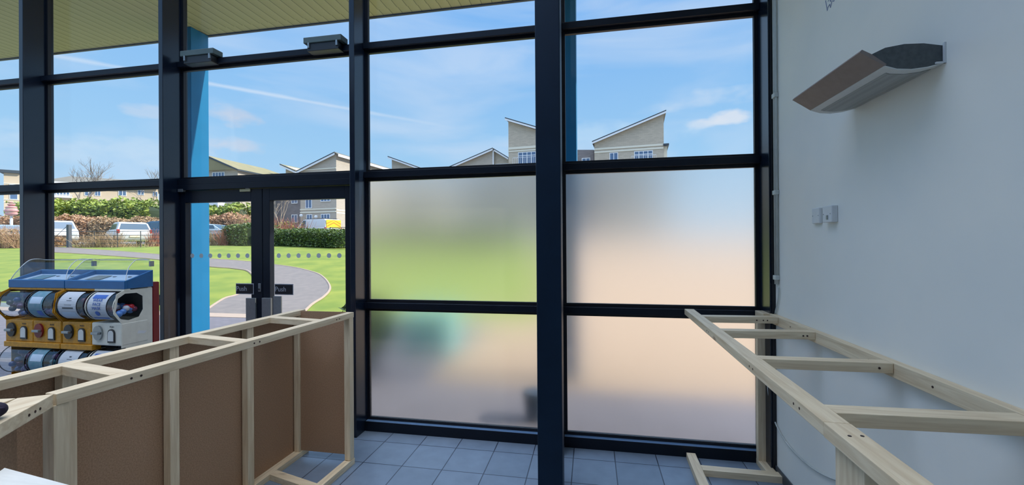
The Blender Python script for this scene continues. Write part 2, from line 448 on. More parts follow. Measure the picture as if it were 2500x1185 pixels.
cp = [atX(*q, WX - .010) for q in ((1901, 700), (1899, 735))] + [atX(1887, 790, WX - .012), atX(1877, 850, WX - .02), atX(1873, 900, WX - .03), atX(1876, 960, WX - .03), atX(1888, 1020, WX - .012), atX(1915, 1075, WX - .009), atX(1960, 1125, WX - .009), atX(2010, 1160, WX - .009), atX(2060, 1178, WX - .009), atX(2130, 1190, WX - .009)]
t = MB().tube(smooth_path(cp), .0045, 8).build('loose_cable', 'conduit', None, True)
tag(t, 'loose white cable hanging from the conduit and curving along the wall behind the timber frame', 'cable')

# switches
for (ya, yb, lab, rock) in ((2.548, 2.628, 'white blank switch plate on the wall, the one nearer the window', False), (2.402, 2.490, 'deeper white switch box on the wall, the one nearer the heater', True)):
    dp = .016 if not rock else .030
    t = empty('wall_switch', (WX, (ya + yb) / 2, 1.727), label=lab, cat='light switch', group='switch plates below the heater')
    h2 = (yb - ya) / 2
    MB().box(-dp, 0, -h2, h2, -.043, .043, .004).build('plate', 'white', t)
    for s in (-1, 1): MB().tube([(-dp - .0012, s * h2 * .72, 0), (-dp, s * h2 * .72, 0)], .0028, 8).build('screw', 'grey_metal', t)
    if rock: MB().box(-dp - .003, -dp, -.012, .004, -.028, -.006, .001).build('rocker', 'grey_metal', t)

# over-head wall heater
M['h_brown'] = mat('taupe_metal_fascia', (.26, .21, .185), .55, noise=.06, nscale=30)
M['h_dark'] = mat('charcoal_end_cap', (.10, .115, .12), .7, noise=.15, nscale=60)
M['h_grey'] = mat('light_grey_metal', (.66, .67, .63), .5, noise=.04)


def perf():
    m = mat('perforated_grille', (.27, .28, .265), .6)
    nt = m.node_tree; N = nt.nodes; L = nt.links
    tc = N.new('ShaderNodeTexCoord'); v = N.new('ShaderNodeTexVoronoi'); v.inputs['Scale'].default_value = 260; v.inputs['Randomness'].default_value = 0.0
    L.new(tc.outputs['Object'], v.inputs['Vector']); r = N.new('ShaderNodeValToRGB'); r.color_ramp.elements[0].position = .3; r.color_ramp.elements[1].position = .4
    r.color_ramp.elements[0].color = (.20, .20, .19, 1); r.color_ramp.elements[1].color = (.36, .37, .345, 1)
    L.new(v.outputs['Distance'], r.inputs[0]); L.new(r.outputs[0], N['Principled BSDF'].inputs['Base Color'])
    return m


M['perf'] = perf()
t = empty('wall_heater', (WX, 1.745, 2.24), label='grey wing-shaped heater fixed high on the white wall with a perforated underside', cat='heater')
LN = .515
def hp(x, z, y): return (x - WX, y, z - 2.24)
top = [(1.000, 2.262), (1.05, 2.285), (1.11, 2.293), (1.17, 2.290), (WX, 2.276)]
bot = [(WX, 2.218), (1.18, 2.206), (1.13, 2.202), (1.085, 2.207), (1.045, 2.222)]
prof = [(1.030, 2.238)] + top + bot
b = MB(); b.prism([hp(x, z, .012) for x, z in prof], (0, LN - .024, 0)); b.build('body', 'h_dark', t)
b = MB(); b.prism([hp(x, z, 0) for x, z in prof], (0, .012, 0)); b.build('end_cap', 'h_dark', t)
b = MB(); b.prism([hp(x, z, LN - .012) for x, z in prof], (0, .012, 0)); b.build('end_cap', 'h_dark', t)
fas = [(.967, 2.274), (.974, 2.283), (1.002, 2.266), (1.052, 2.224), (1.046, 2.218)]
b = MB(); b.prism([hp(x, z, -.004) for x, z in fas], (0, LN + .008, 0)); b.build('fascia', 'h_brown', t)


def sheet(pts, y0, y1, thick, name, m):
    b = MB(); n = len(pts)
    poly = [hp(x, z, y0) for x, z in pts] + [hp(x, z - thick, y0) for x, z in reversed(pts)]
    b.prism(poly, (0, y1 - y0, 0)); return b.build(name, m, t)


ub = list(reversed([(x, z - .001) for x, z in bot]))
sheet(ub, -.002, LN + .002, .004, 'underside_frame', 'h_grey')
ib = [(x, z - .005) for x, z in [(1.072, 2.2115), (1.085, 2.207), (1.13, 2.202), (1.18, 2.206), (1.215, 2.213)]]
sheet(ib, .035, LN - .035, .002, 'perforated_grille', 'perf')
MB().box(-.004, 0, -.006, LN + .006, -.026, .042, .001).build('mounting_plate', 'white', t)
MB().box(-.03, .0, -.008, -.002, -.028, -.022).box(-.006, .0, -.010, -.002, -.028, .045).build('bracket_edge', 'white', t)

# pencil scribble high on the wall
M['pencil'] = mat('pencil_line', (.25, .28, .42), .8)
b = MB()
zz = [(2.50, 2.862), (2.485, 2.80), (2.478, 2.815), (2.462, 2.822), (2.455, 2.80), (2.440, 2.828), (2.425, 2.815), (2.41, 2.84), (2.395, 2.83)]
b.tube([(WX - .0005, y, z) for y, z in zz], .0022, 4)
b.tube([(WX - .0005, y, z + .03) for y, z in zz[2:]], .0018, 4)
t = tag(b.build('pencil_scribble', 'pencil'), 'faint blue pencil scribble near the top of the white wall', 'scribble')

# ================================================================== TIMBER FRAMES
H = 1.095; TH = .038


def bar(b, p, q, w, z0, z1, bev=.002):
    """timber with plan centre line p->q, width w"""
    p = Vector((*p, 0)); q = Vector((*q, 0)); d = (q - p).normalized(); n = Vector((-d.y, d.x, 0)) * (w / 2)
    c = [p - n, q - n, q + n, p + n]
    b.hexa([Vector((v.x, v.y, z0)) for v in c] + [Vector((v.x, v.y, z1)) for v in c], bev)
    return b


def timber(name, p, q, w, z0, z1, root, m, label=None):
    # mesh built about its own start, so that grain differs from piece to piece
    b = MB(); o3 = Vector((*p, (z0 + z1) / 2)); bar(b, (0, 0), (q[0] - p[0], q[1] - p[1]), w, z0 - o3.z, z1 - o3.z)
    o = b.build(name, m, root); o.location = o3 - root.location
    if label: o['label'] = label
    return o


def stud(name, x0, x1, y0, y1, z0, z1, root):
    b = MB(); b.box(0, x1 - x0, 0, y1 - y0, 0, z1 - z0, .002); o = b.build(name, 'pz', root); o.location = Vector((x0, y0, z0)) - root.location
    return o


def screws(parent, pts, nrm):
    n = Vector(nrm)
    for p in pts:
        p = Vector(p) - parent.matrix_world.translation
        b = MB(); b.tube([p - n * .002, p + n * .0012], .0045, 8); b.build('screw', 'screw', parent)


# ---- right frame, along the white wall
fr = empty('counter_carcass', (.95, 2.0, 0), label='long bare pine frame standing against the white wall at the right', cat='timber frame')
XL = lambda y: .612 + (y - 1.0) * .027       # outer rail, outer edge
r1 = timber('top_rail', (XL(3.285) + .032, 3.285), (XL(1.285) + .032, 1.285), .064, H - .040, H, fr, 'py')
r2 = timber('top_rail', (XL(1.283) + .032, 1.283), (XL(.25) + .032, .25), .066, H - .041, H, fr, 'py')
bpy.context.view_layer.update()
timber('wall_rail', (WX - .0205, 3.14), (WX - .0205, .3), .039, H - .060, H, fr, 'py')
timber('wall_rail_end', (1.181, 3.285), (1.181, 3.142), .060, H - .040, H, fr, 'py')
for (ya, yb, sl) in ((2.975, 3.040, .03), (2.515, 2.578, .03), (1.935, 1.990, .01), (1.360, 1.425, .02), (.62, .68, .0)):
    yc = (ya + yb) / 2
    o = timber('cross_rail', (XL(yc) + .065, yc), (1.190, yc + sl), yb - ya, H - .042, H - .001, fr, 'px')
stud('post', 1.150, 1.212, 3.240, 3.280, .040, H - .04, fr)
stud('post', XL(1.2) + .018, XL(1.2) + .064, 1.140, 1.262, .0, H - .041, fr)
timber('floor_rail', (1.181, 3.284), (1.181, 3.105), .062, 0, .040, fr, 'py')
timber('floor_rail', (XL(3.27) + .034, 3.27), (XL(.3) + .034, .30), .062, 0, .045, fr, 'py')
timber('floor_rail', (XL(3.07) + .066, 3.072), (1.222, 3.068), .066, 0, .045, fr, 'px')
bpy.context.view_layer.update()
screws(r1, [(XL(1.9) - .0, 1.88, H - .020), (XL(1.86), 1.84, H - .020), (XL(1.5), 1.47, H - .02), (XL(1.46), 1.43, H - .02), (XL(2.6), 2.60, H - .02), (XL(2.57), 2.56, H - .02)], (-1, 0, 0))
screws(r2, [(.637, 1.20, H), (.668, 1.205, H)], (0, 0, 1))
screws(fr, [(1.19 + .002, 2.84, H - .03), (1.192, 2.10, H - .03), (1.192, 1.75, H - .03)], (-1, 0, 0))
for yy, sl, xs in ((2.975, .03, (1.06, 1.10, 1.125)), (2.515, .03, (1.13, 1.15)), (1.935, .01, (1.14,))):
    screws(fr, [(x, yy + sl * (x - .7) / .5 - .0005, H - .022) for x in xs], (0, -1, 0))

# ---- left frame, pine lined with brown hardboard, in front of the doors
fl_ = empty('counter_carcass', (-1.95, 2.0, 0), label='pine counter frame with brown hardboard panels standing in front of the glass doors', cat='timber frame')
FX = lambda y: -1.750 + (y - 1.1) * .035      # front rail, front face
BX = -2.140
a = timber('top_rail', (FX(2.79) - .026, 2.79), (FX(1.10) - .026, 1.10), .052, H - TH, H, fl_, 'py')
timber('top_rail', (-2.165, 2.86), (-2.165, .85), .058, H - TH, H, fl_, 'py')
for ya in (2.43, 1.845, 1.290):
    timber('cross_rail', (FX(ya) - .052, ya + .035), (-2.137, ya + .10), .062, H - TH, H, fl_, 'px')
for y0 in (2.790, 2.315, 1.815, 1.365):
    stud('stud', -2.185, -2.142, y0, y0 + .050, .038, H - TH, fl_)
stud('corner_post', FX(2.75) - .045, FX(2.75), 2.735, 2.785, .045, H - TH, fl_)
stud('corner_post', -1.800, -1.752, 1.092, 1.135, .045, H - TH, fl_)
timber('floor_rail', (-1.715, 2.79), (-1.775, 1.05), .052, 0, .042, fl_, 'py')
timber('floor_rail', (-2.165, 2.89), (-2.165, .85), .058, 0, .040, fl_, 'py')
for ya in (2.42, 1.845, 1.290):
    timber('floor_rail', (FX(ya) - .050, ya + .0), (-2.137, ya + .10), .060, 0, .040, fl_, 'px')
MB().box(-2.198 + 1.95, -2.194 + 1.95, .85 - 2, 2.87 - 2, .02, H - .004).build('back_panel', 'mdf', fl_)['label'] = 'brown hardboard panel facing the doors'
MB().box(-2.140 + 1.95, FX(2.8) - .047 + 1.95, 2.806 - 2, 2.812 - 2, .050, H - .004).build('end_panel', 'mdf', fl_)['label'] = 'brown hardboard panel closing the end'
# second, turned section of the counter
c2 = timber('top_rail', (-1.795, 1.072), (-1.36, .447), .088, H - TH - .004, H + .001, fl_, 'py', 'pale rail turning towards the viewer')
timber('top_rail', (-1.83, 1.02), (-2.6, .78), .060, H - TH, H - .0005, fl_, 'px')
b = MB(); b.hexa([Vector(p) - Vector((-1.95, 2, 0)) for p in ((-1.795, 1.02, .02), (-1.425, .485, .02), (-1.420, .488, .02), (-1.790, 1.023, .02), (-1.795, 1.02, H - .045), (-1.425, .485, H - .045), (-1.420, .488, H - .045), (-1.790, 1.023, H - .045))])
b.build('side_panel', 'mdf', fl_)
bpy.context.view_layer.update()
for yy in (2.62, 2.59, 1.94, 1.905, 1.36, 1.325):
    screws(a, [(FX(yy), yy, H - .019)], (1, 0, 0))
dv = Vector((.435, -.625, 0)).normalized(); nv_ = Vector((-dv.y, dv.x, 0))
if nv_.x < 0: nv_ = -nv_
for k in (.075, .10, .13):
    p = Vector((-1.795, 1.072, H - .022)) + dv * k + nv_ * .044
    screws(c2, [p], nv_)

# pale board at the lower left, nearer than the counter
wb = empty('work_bench', (-1.75, .62, 0), label='low pale timber bench at the bottom left corner, nearest the viewer', cat='bench')
o = MB(); o.prism([(x + 1.75, y - .62, .955) for x, y in ((-1.545, .858), (-1.19, .345), (-.95, .345), (-1.08, .800))], (0, 0, .04))
o.build('bench_top', mat('pale_board', (.80, .80, .74), .6, nscale=14, stretch=(1, 8, 8), noise=.05), wb)
for x, y in ((.28, .16), (.58, .12), (.58, -.22), (.68, -.22)):
    MB().box(x - .022, x + .022, y - .022, y + .022, 0, .955, .002).build('leg', 'pz', wb)

# dark object resting on the counter corner, cut by the photo's left edge
M['purple'] = mat('dark_purple_fabric', (.022, .014, .040), .85, noise=.3, nscale=60, bump=.5)
M['maroon'] = mat('maroon_tab', (.10, .006, .03), .7)
t = empty('gloves', (-1.672, .858, H + .003), label='dark purple work glove lying on the counter corner at the photo left edge', cat='glove')
b = MB(); b.ball((0, 0, .030), .05, (1.0, 1.1, .58), 3).ball((-.05, -.03, .026), .05, (1.2, 1.0, .5), 3).ball((.012, -.052, .024), .034, (1, 1.1, .7), 3).ball((.005, .045, .024), .028, (1, 1, .8), 3)
b.build('palm', 'purple', t, True)
MB().tube([(.035, -.055, .03), (.058, -.052, .030), (.066, -.048, .028)], .006, 8, r1=.003).build('finger_tab', 'maroon', t, True)
MB().tube([(.028, .028, .035), (.046, .036, .036), (.056, .040, .036)], .006, 8, r1=.003).build('finger_tab', 'purple', t, True)

# ================================================================== CAPSULE MACHINES
M['deck'] = mat('petrol_blue_plastic', (.010, .13, .34), .35, noise=.08)
M['tray'] = mat('white_blue_tray', (.48, .60, .72), .45, noise=.04)
M['yellow'] = mat('amber_plastic', (.62, .28, .008), .45, noise=.15, nscale=60)
M['cream'] = mat('cream_plastic', (.78, .76, .64), .45, noise=.06)
M['red'] = mat('dark_red_plastic', (.22, .010, .014), .4, noise=.06)
M['hopper'] = glassmat('clear_plastic', (.93, .95, .96), .06)
M['lid'] = glassmat('clear_lid', (.95, .965, .975), .035)
M['paper'] = mat('label_paper', (.50, .54, .58), .6, noise=.03)
M['bluep'] = mat('label_blue', (.03, .11, .42), .5)
M['darkp'] = mat('label_dark', (.03, .04, .05), .5)
M['tealp'] = mat('label_teal', (.07, .22, .28), .5, nscale=30, col2=(.16, .26, .33))
CAPS = [mat('capsule_' + n, c, .3) for n, c in (('purple', (.10, .04, .14)), ('navy', (.03, .05, .18)), ('red', (.50, .02, .03)), ('white', (.70, .72, .76)), ('blue', (.10, .25, .60)), ('black', (.03, .03, .04)), ('teal', (.05, .16, .2)), ('maroon', (.16, .03, .06)))]


def arc_sheet(b, x0, x1, cy, cz, r, a0, a1, n=16, th=.0015):
    """curved sheet about an axis along X; angle 0 = towards -Y, 90 = up"""
    ring = []
    for i in range(n + 1):
        t = math.radians(a0 + (a1 - a0) * i / n)
        ring.append((cy - math.cos(t), cz + math.sin(t), t))
    for i in range(n):
        t0, t1 = ring[i][2], ring[i + 1][2]
        pts = []
        for x in (x0, x1):
            for t in (t0, t1):
                for rad in (r, r + th): pts.append(Vector((x, cy - math.cos(t) * rad, cz + math.sin(t) * rad)))
        b.hexa([pts[0], pts[2], pts[3], pts[1], pts[4], pts[6], pts[7], pts[5]])


def ring_panel(b, outer, inner, x, th):
    """flat panel in the YZ plane at x with a hole; outer and inner have equal counts"""
    n = len(outer)
    for xx in (x, x + th):
        vo = [b.bm.verts.new((xx, *p)) for p in outer]; vi = [b.bm.verts.new((xx, *p)) for p in inner]
        for i in range(n): b.bm.faces.new((vo[i], vo[(i + 1) % n], vi[(i + 1) % n], vi[i]))
        if xx == x: o0, i0 = vo, vi
    for i in range(n):
        j = (i + 1) % n
        b.bm.faces.new((o0[i], o0[j], vo[j], vo[i])); b.bm.faces.new((i0[i], i0[j], vi[j], vi[i]))


def machine(x0, label, cols, seed, sidepanel=False, group='capsule machines by the window', yfront=2.45):
    """double width capsule machine, two tiers; cols: body colour + label kind for each column"""
    rnd = random.Random(seed)
    W = .530; Y0 = 0.0; DP = .185
    t = empty('capsule_machine', (x0, yfront, 0), label=label, cat='vending machine', group=None)
    # stand
    b = MB(); b.box(.02, W - .02, .02, DP, .02, .40, .006); b.build('stand', 'dark', t)
    for sx in (.05, W - .09):
        for sy in (.04, DP - .06): MB().box(sx, sx + .04, sy, sy + .04, 0, .02).build('foot', 'dark', t)
    # back body and side cheeks
    MB().box(.004, W - .004, DP - .03, DP, .40, 1.28, .004).build('back_panel', 'cream', t)
    yo = [(0.0, .40), (DP, .40), (DP, .60), (DP, .80), (DP, 1.28), (.02, 1.28), (.0, 1.27), (0.0, 1.262), (0, 1.20), (0, .87)]
    for si, xx in enumerate((0.0, W - .004)):
        tier = []
        for zc in (1.155,):
            pass
        # cheek with an eight sided opening beside the upper capsule drum
        outer = [(.10, 1.27), (DP, 1.27), (DP, .86), (.06, .86), (-.028, .86), (-.028, 1.035), (-.079, 1.11), (-.06, 1.245), (-.01, 1.27)]
        inner = [(.075, 1.243), (.116, 1.215), (.118, 1.115), (.090, 1.065), (.020, 1.052), (-.035, 1.068), (-.066, 1.12), (-.050, 1.215), (-.005, 1.245)]
        b = MB(); ring_panel(b, outer, inner, xx, .004); 
        b.box(xx, xx + .004, .0, DP, .40, .86)
        o = b.build('side_cheek', 'cream' if (sidepanel and si == 1) else 'yellow', t)
    # deck with sloping blue rim and tray
    b = MB()
    def rim(xa, xb, ya, yb):
        za = 1.335 + .36 * max(0, ya) ; zb = 1.335 + .36 * yb
        b.hexa([(xa, ya, 1.278), (xb, ya, 1.278), (xb, yb, 1.278), (xa, yb, 1.278), (xa, ya, za), (xb, ya, za), (xb, yb, zb), (xa, yb, zb)], .002)
    rim(-.004, W + .004, -.012, .010); rim(-.004, W + .004, DP - .012, DP + .004); rim(-.004, .012, .010, DP - .012); rim(W - .012, W + .004, .010, DP - .012)
    dk = b.build('deck_rim', 'deck', t)
    b = MB(); b.hexa([(.012, .010, 1.285), (W - .012, .010, 1.285), (W - .012, DP - .012, 1.285), (.012, DP - .012, 1.285), (.012, .010, 1.322), (W - .012, .010, 1.322), (W - .012, DP - .012, 1.365), (.012, DP - .012, 1.365)])
    tr = b.build('tray', 'tray', t)
    for k in range(3):
        sx = .12 + .14 * k
        MB().tube([(sx, .13, 1.352), (sx, .13, 1.3555)], .014, 12).build('tray_hole', 'darkp', tr)
    b = MB(); b.hexa([(.10, .04, 1.336), (.22, .05, 1.336), (.22, .14, 1.360), (.10, .13, 1.360), (.10, .04, 1.338), (.22, .05, 1.338), (.22, .14, 1.362), (.10, .13, 1.362)])
    b.build('leaflet', mat('grey_leaflet', (.20, .23, .22), .6) if sidepanel else 'tealp', tr)
    # domed clear lid
    pr = [(.000, 1.338), (.010, 1.375), (.032, 1.425), (.064, 1.465), (.095, 1.485), (.140, 1.487), (DP, 1.478)]
    b = MB()
    for i in range(len(pr) - 1):
        (ya, za), (yb, zb) = pr[i], pr[i + 1]
        b.quad((.045 * min(1, (za - 1.338) / .1), ya, za), (W - .02 * min(1, (za - 1.338) / .1), ya, za), (W - .02 * min(1, (zb - 1.338) / .1), yb, zb), (.045 * min(1, (zb - 1.338) / .1), yb, zb))
    for sgn in (0, 1):
        vs = []
        for (y, z) in pr:
            f = min(1, (z - 1.338) / .1); vs.append((.045 * f if sgn == 0 else W - .02 * f, y, z))
        vs.append((.0 if sgn == 0 else W, DP, 1.405))
        b.bm.faces.new([b.bm.verts.new(v) for v in vs])
    lid = b.build('lid', 'lid', t)
    sm = lid.modifiers.new('thick', 'SOLIDIFY'); sm.thickness = .002
    MB().tube([(.045 , DP, 1.478), (W - .02, DP, 1.478)], .003, 6).build('lid_edge', 'white', lid)
    MB().tube(smooth_path([Vector((W - .02 * min(1, (z - 1.338) / .1), y, z)) for y, z in pr], 3), .0025, 6).build('lid_edge', 'white', lid)
    MB().tube(smooth_path([Vector((.045 * min(1, (z - 1.338) / .1), y, z)) for y, z in pr], 3), .0025, 6).build('lid_edge', 'white', lid)
    MB().box(W - .006, W + .010, DP - .02, DP + .008, 1.43, 1.47, .002).build('lid_hinge', 'grey_metal', lid)
    for tier, zc in enumerate((1.155, .735)):
        for ci, (body, kind, pal) in enumerate(cols):
            xa = .008 + ci * W / 2; xb = xa + W / 2 - .012
            cy, r = .030, .104
            h = MB(); arc_sheet(h, xa + .004, xb - .004, cy, zc, r, -100, 100, 22, .0012)
            dm = h.build('capsule_drum', 'hopper', t)
            # end rings
            for e in (xa + .002, xb - .008):
                h = MB(); arc_sheet(h, e, e + .006, cy, zc, r + .001, -100, 100, 18, .003); h.build('drum_ring', 'darkp' if not (sidepanel and ci == 1) else 'cream', dm)
            MB().box(xa, xb, .137, .150, zc - .10, zc + .10).build('drum_back', 'darkp', dm)
            for k in range(34):
                a_ = rnd.uniform(0, 6.28); rr_ = math.sqrt(rnd.random()) * .080
                yy = cy - math.cos(a_) * rr_; z_ = zc + math.sin(a_) * rr_ - .006
                xx = rnd.uniform(xa + .03, xb - .03)
                if z_ > zc + (.055 if not (sidepanel and ci == 1) else -.01): z_ = zc - rnd.random() * .05
                h = MB(); h.ball((xx, yy, z_), .021, sub=2)
                h.build('capsule', CAPS[rnd.choice(pal)], dm, True)
            # printed card inside the drum
            if kind:
                wa = .40 if kind == 'mask' else .30
                cx0 = xa + (xb - xa) * .10; cx1 = xa + (xb - xa) * (.74 if kind != 'teal' else .62)
                h = MB(); arc_sheet(h, cx0, cx1, cy, zc, r + .0030, -62, 66, 14, .0010)
                card = h.build('card', 'paper' if kind in ('mask', 'white') else 'tealp', dm)
                def strip(u0, u1, a0, a1, mm, nm='print'):
                    h = MB(); arc_sheet(h, cx0 + (cx1 - cx0) * u0, cx0 + (cx1 - cx0) * u1, cy, zc, r + .0046, a0, a1, 4, .0004); h.build(nm, mm, card)
                def txt(s_, ang, size, u=.5):
                    tt = math.radians(ang); rad = r + .0056
                    text_obj('lettering', s_, size, ((cx0 + (cx1 - cx0) * u), cy - math.cos(tt) * rad, zc + math.sin(tt) * rad), (math.pi / 2 - tt, 0, 0), 'bluep', card, .0003)
                if kind == 'mask':
                    strip(.14, .86, 33, 50, 'bluep'); txt('WEAR', 26, .030); txt('FACE', 11, .030); txt('MASK', -4, .030)
                    a_ = math.radians(-24); rad = r + .0056
                    h = MB(); nrm = Vector((0, -math.cos(a_), math.sin(a_))); c = Vector(((cx0 + cx1) / 2, cy, zc)) + nrm * rad
                    h.tube([c - nrm * .0003, c + nrm * .0006], .019, 20); h.build('blue_disc', 'bluep', card)
                    strip(.08, .92, -52, -44, 'bluep')
                elif kind == 'white':
                    strip(.25, .85, -8, -3, 'darkp'); strip(.42, .70, 22, 23.5, 'darkp'); strip(.35, .75, 6, 7, 'darkp'); strip(.50, .62, 30, 34, 'darkp'); strip(.15, .9, -45, -22, 'tray')
                else:
                    strip(.1, .9, 8, 35, 'tray'); strip(.55, .9, -45, -20, 'bluep')
            # dispenser block under the drum
            zb = zc - .115
            MB().box(xa - .006, xb + .006, -.030, DP - .03, zb - .165, zb - .002, .008).build('dispenser_block', body, t)
            if tier == 0 or True:
                cxk = xa + .060; czk = zb - .075
                o = MB(); o.tube([(0, -.008, 0), (0, .012, 0)], .040, 24); kd = o.build('coin_dial', {'yellow': ('deck' if ci == 1 else 'dark'), 'cream': 'grey_metal'}.get(body, 'dark') if not (ci == 1 and body == 'yellow' and not sidepanel) else 'red', t)
                kd.location = (cxk, -.034, czk); kd.scale = (1, 1, 1.3)
                MB().box(-.032, .032, -.028, -.008, -.007, .007, .003).build('turn_handle', 'grey_metal', kd)
                # arched chute
                pts = [(-.030, -.055), (.030, -.055), (.030, .012)] + [(.030 * math.cos(q), .012 + .030 * math.sin(q)) for q in [math.pi * k / 8 for k in range(1, 8)]] + [(-.030, .012)]
                o = MB(); o.prism([(x, 0, z) for x, z in pts], (0, .012, 0)); ch = o.build('chute_door', 'dark' , t); ch.location = (xa + .175, -.038, czk - .012)
                o = MB(); o.prism([(x * .78, -.0025, z * .78) for x, z in pts], (0, .003, 0)); o.build('chute_flap', 'h_grey', ch)
                text_obj('lettering', 'PUSH', .016, (xa + .175, -.031, zb - .030), (math.pi / 2, 0, 0), 'darkp', t, .0003)
        if True:
            body = cols[0][0]
            MB().box(-.004, W + .004 if cols[1][0] == 'yellow' else W / 2 + .02, -.040, .02, zc - .318, zc - .278, .005).build('lower_lip', 'yellow', t)
    MB().box(-.002, W / 2, -.010, .03, 1.262, 1.278, .002).build('trim_strip', cols[0][0], t)
    MB().box(W / 2, W + .002, -.010, .03, 1.262, 1.278, .002).build('trim_strip', cols[1][0], t)
    if sidepanel:
        o = MB(); o.tube([(0, 0, 0), (.0015, 0, 0)], .043, 28); st = o.build('round_sticker', 'bluep', t); st.location = (W, .105, .955)
        MB().hexa([(.0014, -.030, -.010), (.0014, .022, -.018), (.0014, .036, -.002), (.0014, -.022, .010), (.0022, -.030, -.010), (.0022, .022, -.018), (.0022, .036, -.002), (.0022, -.022, .010)]).build('sticker_print', 'white', st)
        o = MB(); o.tube([(.0005, -.045, .012), (.0018, -.045, .012)], .014, 12); o.build('sticker_print', 'yellow', st)
    return t


machine(-4.340, 'capsule machine with amber dispensers and dark capsules, further left of the pair', [('yellow', None, (0, 1, 5, 7)), ('yellow', 'teal', (0, 5, 1, 6))], 3)
machine(-3.797, 'capsule machine with a WEAR FACE MASK card and a cream side with round blue sticker', [('yellow', 'white', (5, 7, 5)), ('cream', 'mask', (2, 3, 4, 7))], 5, True)
t = empty('capsule_machine', (-3.797, 2.642, 0), label='red cabinet standing back to back behind the cream sided capsule machine', cat='vending machine')
MB().box(0.02, .528, 0.0, .050, .04, 1.31, .006).build('cabinet', 'red', t)
MB().box(.03, .52, .01, .045, 0, .04).build('foot', 'dark', t)

# ================================================================== OUTSIDE
def zg(X, Y):
    d = -.184 * X + .983 * Y
    if d < 10: return -0.015
    if d < 25: return (d - 10) * .1 - 0.015
    if d < 30: return 1.485 + (d - 25) * .045
    return 1.71 + (d - 30) * .03


def onground(px, py, lift=0.0):
    """where the line of sight meets the rising ground"""
    d = ray(px, py); lo, hi = 1.0, 300.0
    f = lambda k: EYE + d.z * k - zg(d.x * k, d.y * k) - lift
    k = 2.0
    while k < 300 and f(k) > 0: k *= 1.02
    lo, hi = k / 1.02, k
    for _ in range(30):
        m = (lo + hi) / 2
        if f(m) > 0: lo = m
        else: hi = m
    return Vector((d.x * hi, d.y * hi, zg(d.x * hi, d.y * hi) + lift))


M['grass'] = mat('mown_grass', (.245, .275, .035), .9, nscale=1.3, col2=(.14, .20, .024), detail=12, bump=.3)
M['asphalt'] = mat('path_asphalt', (.225, .19, .168), .9, nscale=5, col2=(.18, .155, .14), detail=10)
M['kerb'] = mat('pale_kerb', (.44, .33, .25), .85, noise=.06)
M['carpark'] = mat('car_park_tarmac', (.30, .29, .27), .9, nscale=3, noise=.06)


def pavers(name, c1, c2, mo):
    m = bpy.data.materials.new(name); m.use_nodes = True
    nt = m.node_tree; N = nt.nodes; L = nt.links; b = N['Principled BSDF']; b.inputs['Roughness'].default_value = .85
    tc = N.new('ShaderNodeTexCoord'); br = N.new('ShaderNodeTexBrick'); br.inputs['Scale'].default_value = 1; br.inputs['Brick Width'].default_value = .2; br.inputs['Row Height'].default_value = .1; br.inputs['Mortar Size'].default_value = .004
    br.inputs['Color1'].default_value = (*c1, 1); br.inputs['Color2'].default_value = (*c2, 1); br.inputs['Mortar'].default_value = (*mo, 1)
    L.new(tc.outputs['Object'], br.inputs['Vector']); L.new(br.outputs['Color'], b.inputs['Base Color'])
    return m


M['pav_grey_shade'] = pavers('grey_shaded_block_paving', (.19, .17, .185), (.16, .145, .16), (.09, .085, .09))  # block grey, darkened to put canopy shade into the colour
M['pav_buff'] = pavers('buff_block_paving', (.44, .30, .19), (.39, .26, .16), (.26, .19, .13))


def terrain(name, m, test, xr, yr, st, lift=0.0):
    bm = bmesh.new(); vs = {}
    nx = int((xr[1] - xr[0]) / st); ny = int((yr[1] - yr[0]) / st)
    def V(i, j):
        if (i, j) not in vs:
            x, y = xr[0] + i * st, yr[0] + j * st
            vs[(i, j)] = bm.verts.new((x, y, zg(x, y) + lift))
        return vs[(i, j)]
    for i in range(nx):
        for j in range(ny):
            x, y = xr[0] + (i + .5) * st, yr[0] + (j + .5) * st
            if test(x, y): bm.faces.new((V(i, j), V(i + 1, j), V(i + 1, j + 1), V(i, j + 1)))
    me = bpy.data.meshes.new(name); bm.to_mesh(me); bm.free()
    return new_obj(name, me, m)


dd_ = lambda x, y: -.184 * x + .983 * y
PATIO_Y = lambda x: 4.55 if x > -3 else 8.3
struct(terrain('lawn', 'grass', lambda x, y: y > 8.25 and dd_(x, y) < 29.5 and x < -.09 * y, (-62, 8), (3.5, 40), .5))
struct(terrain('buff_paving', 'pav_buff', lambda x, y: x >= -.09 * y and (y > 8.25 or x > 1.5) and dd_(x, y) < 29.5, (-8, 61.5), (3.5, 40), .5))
struct(terrain('car_park', 'carpark', lambda x, y: dd_(x, y) >= 29.3, (-130, 110), (2, 150), 1.0, .02))
o = struct(MB().box(-40, 61, 3.42, 4.62, -.13, -.003).build('shop_apron_paving', 'pav_grey_shade'))  # its dark grey stands in for shade under the canopy
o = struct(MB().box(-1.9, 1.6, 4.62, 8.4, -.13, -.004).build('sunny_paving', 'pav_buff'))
o = struct(MB().box(-40, -1.9, 4.62, 7.95, -.13, -.004).build('patio_paving', 'pav_grey_shade'))
o = struct(MB().box(-40, -1.9, 7.95, 8.42, -.13, .004).build('patio_edge_strip', 'kerb'))

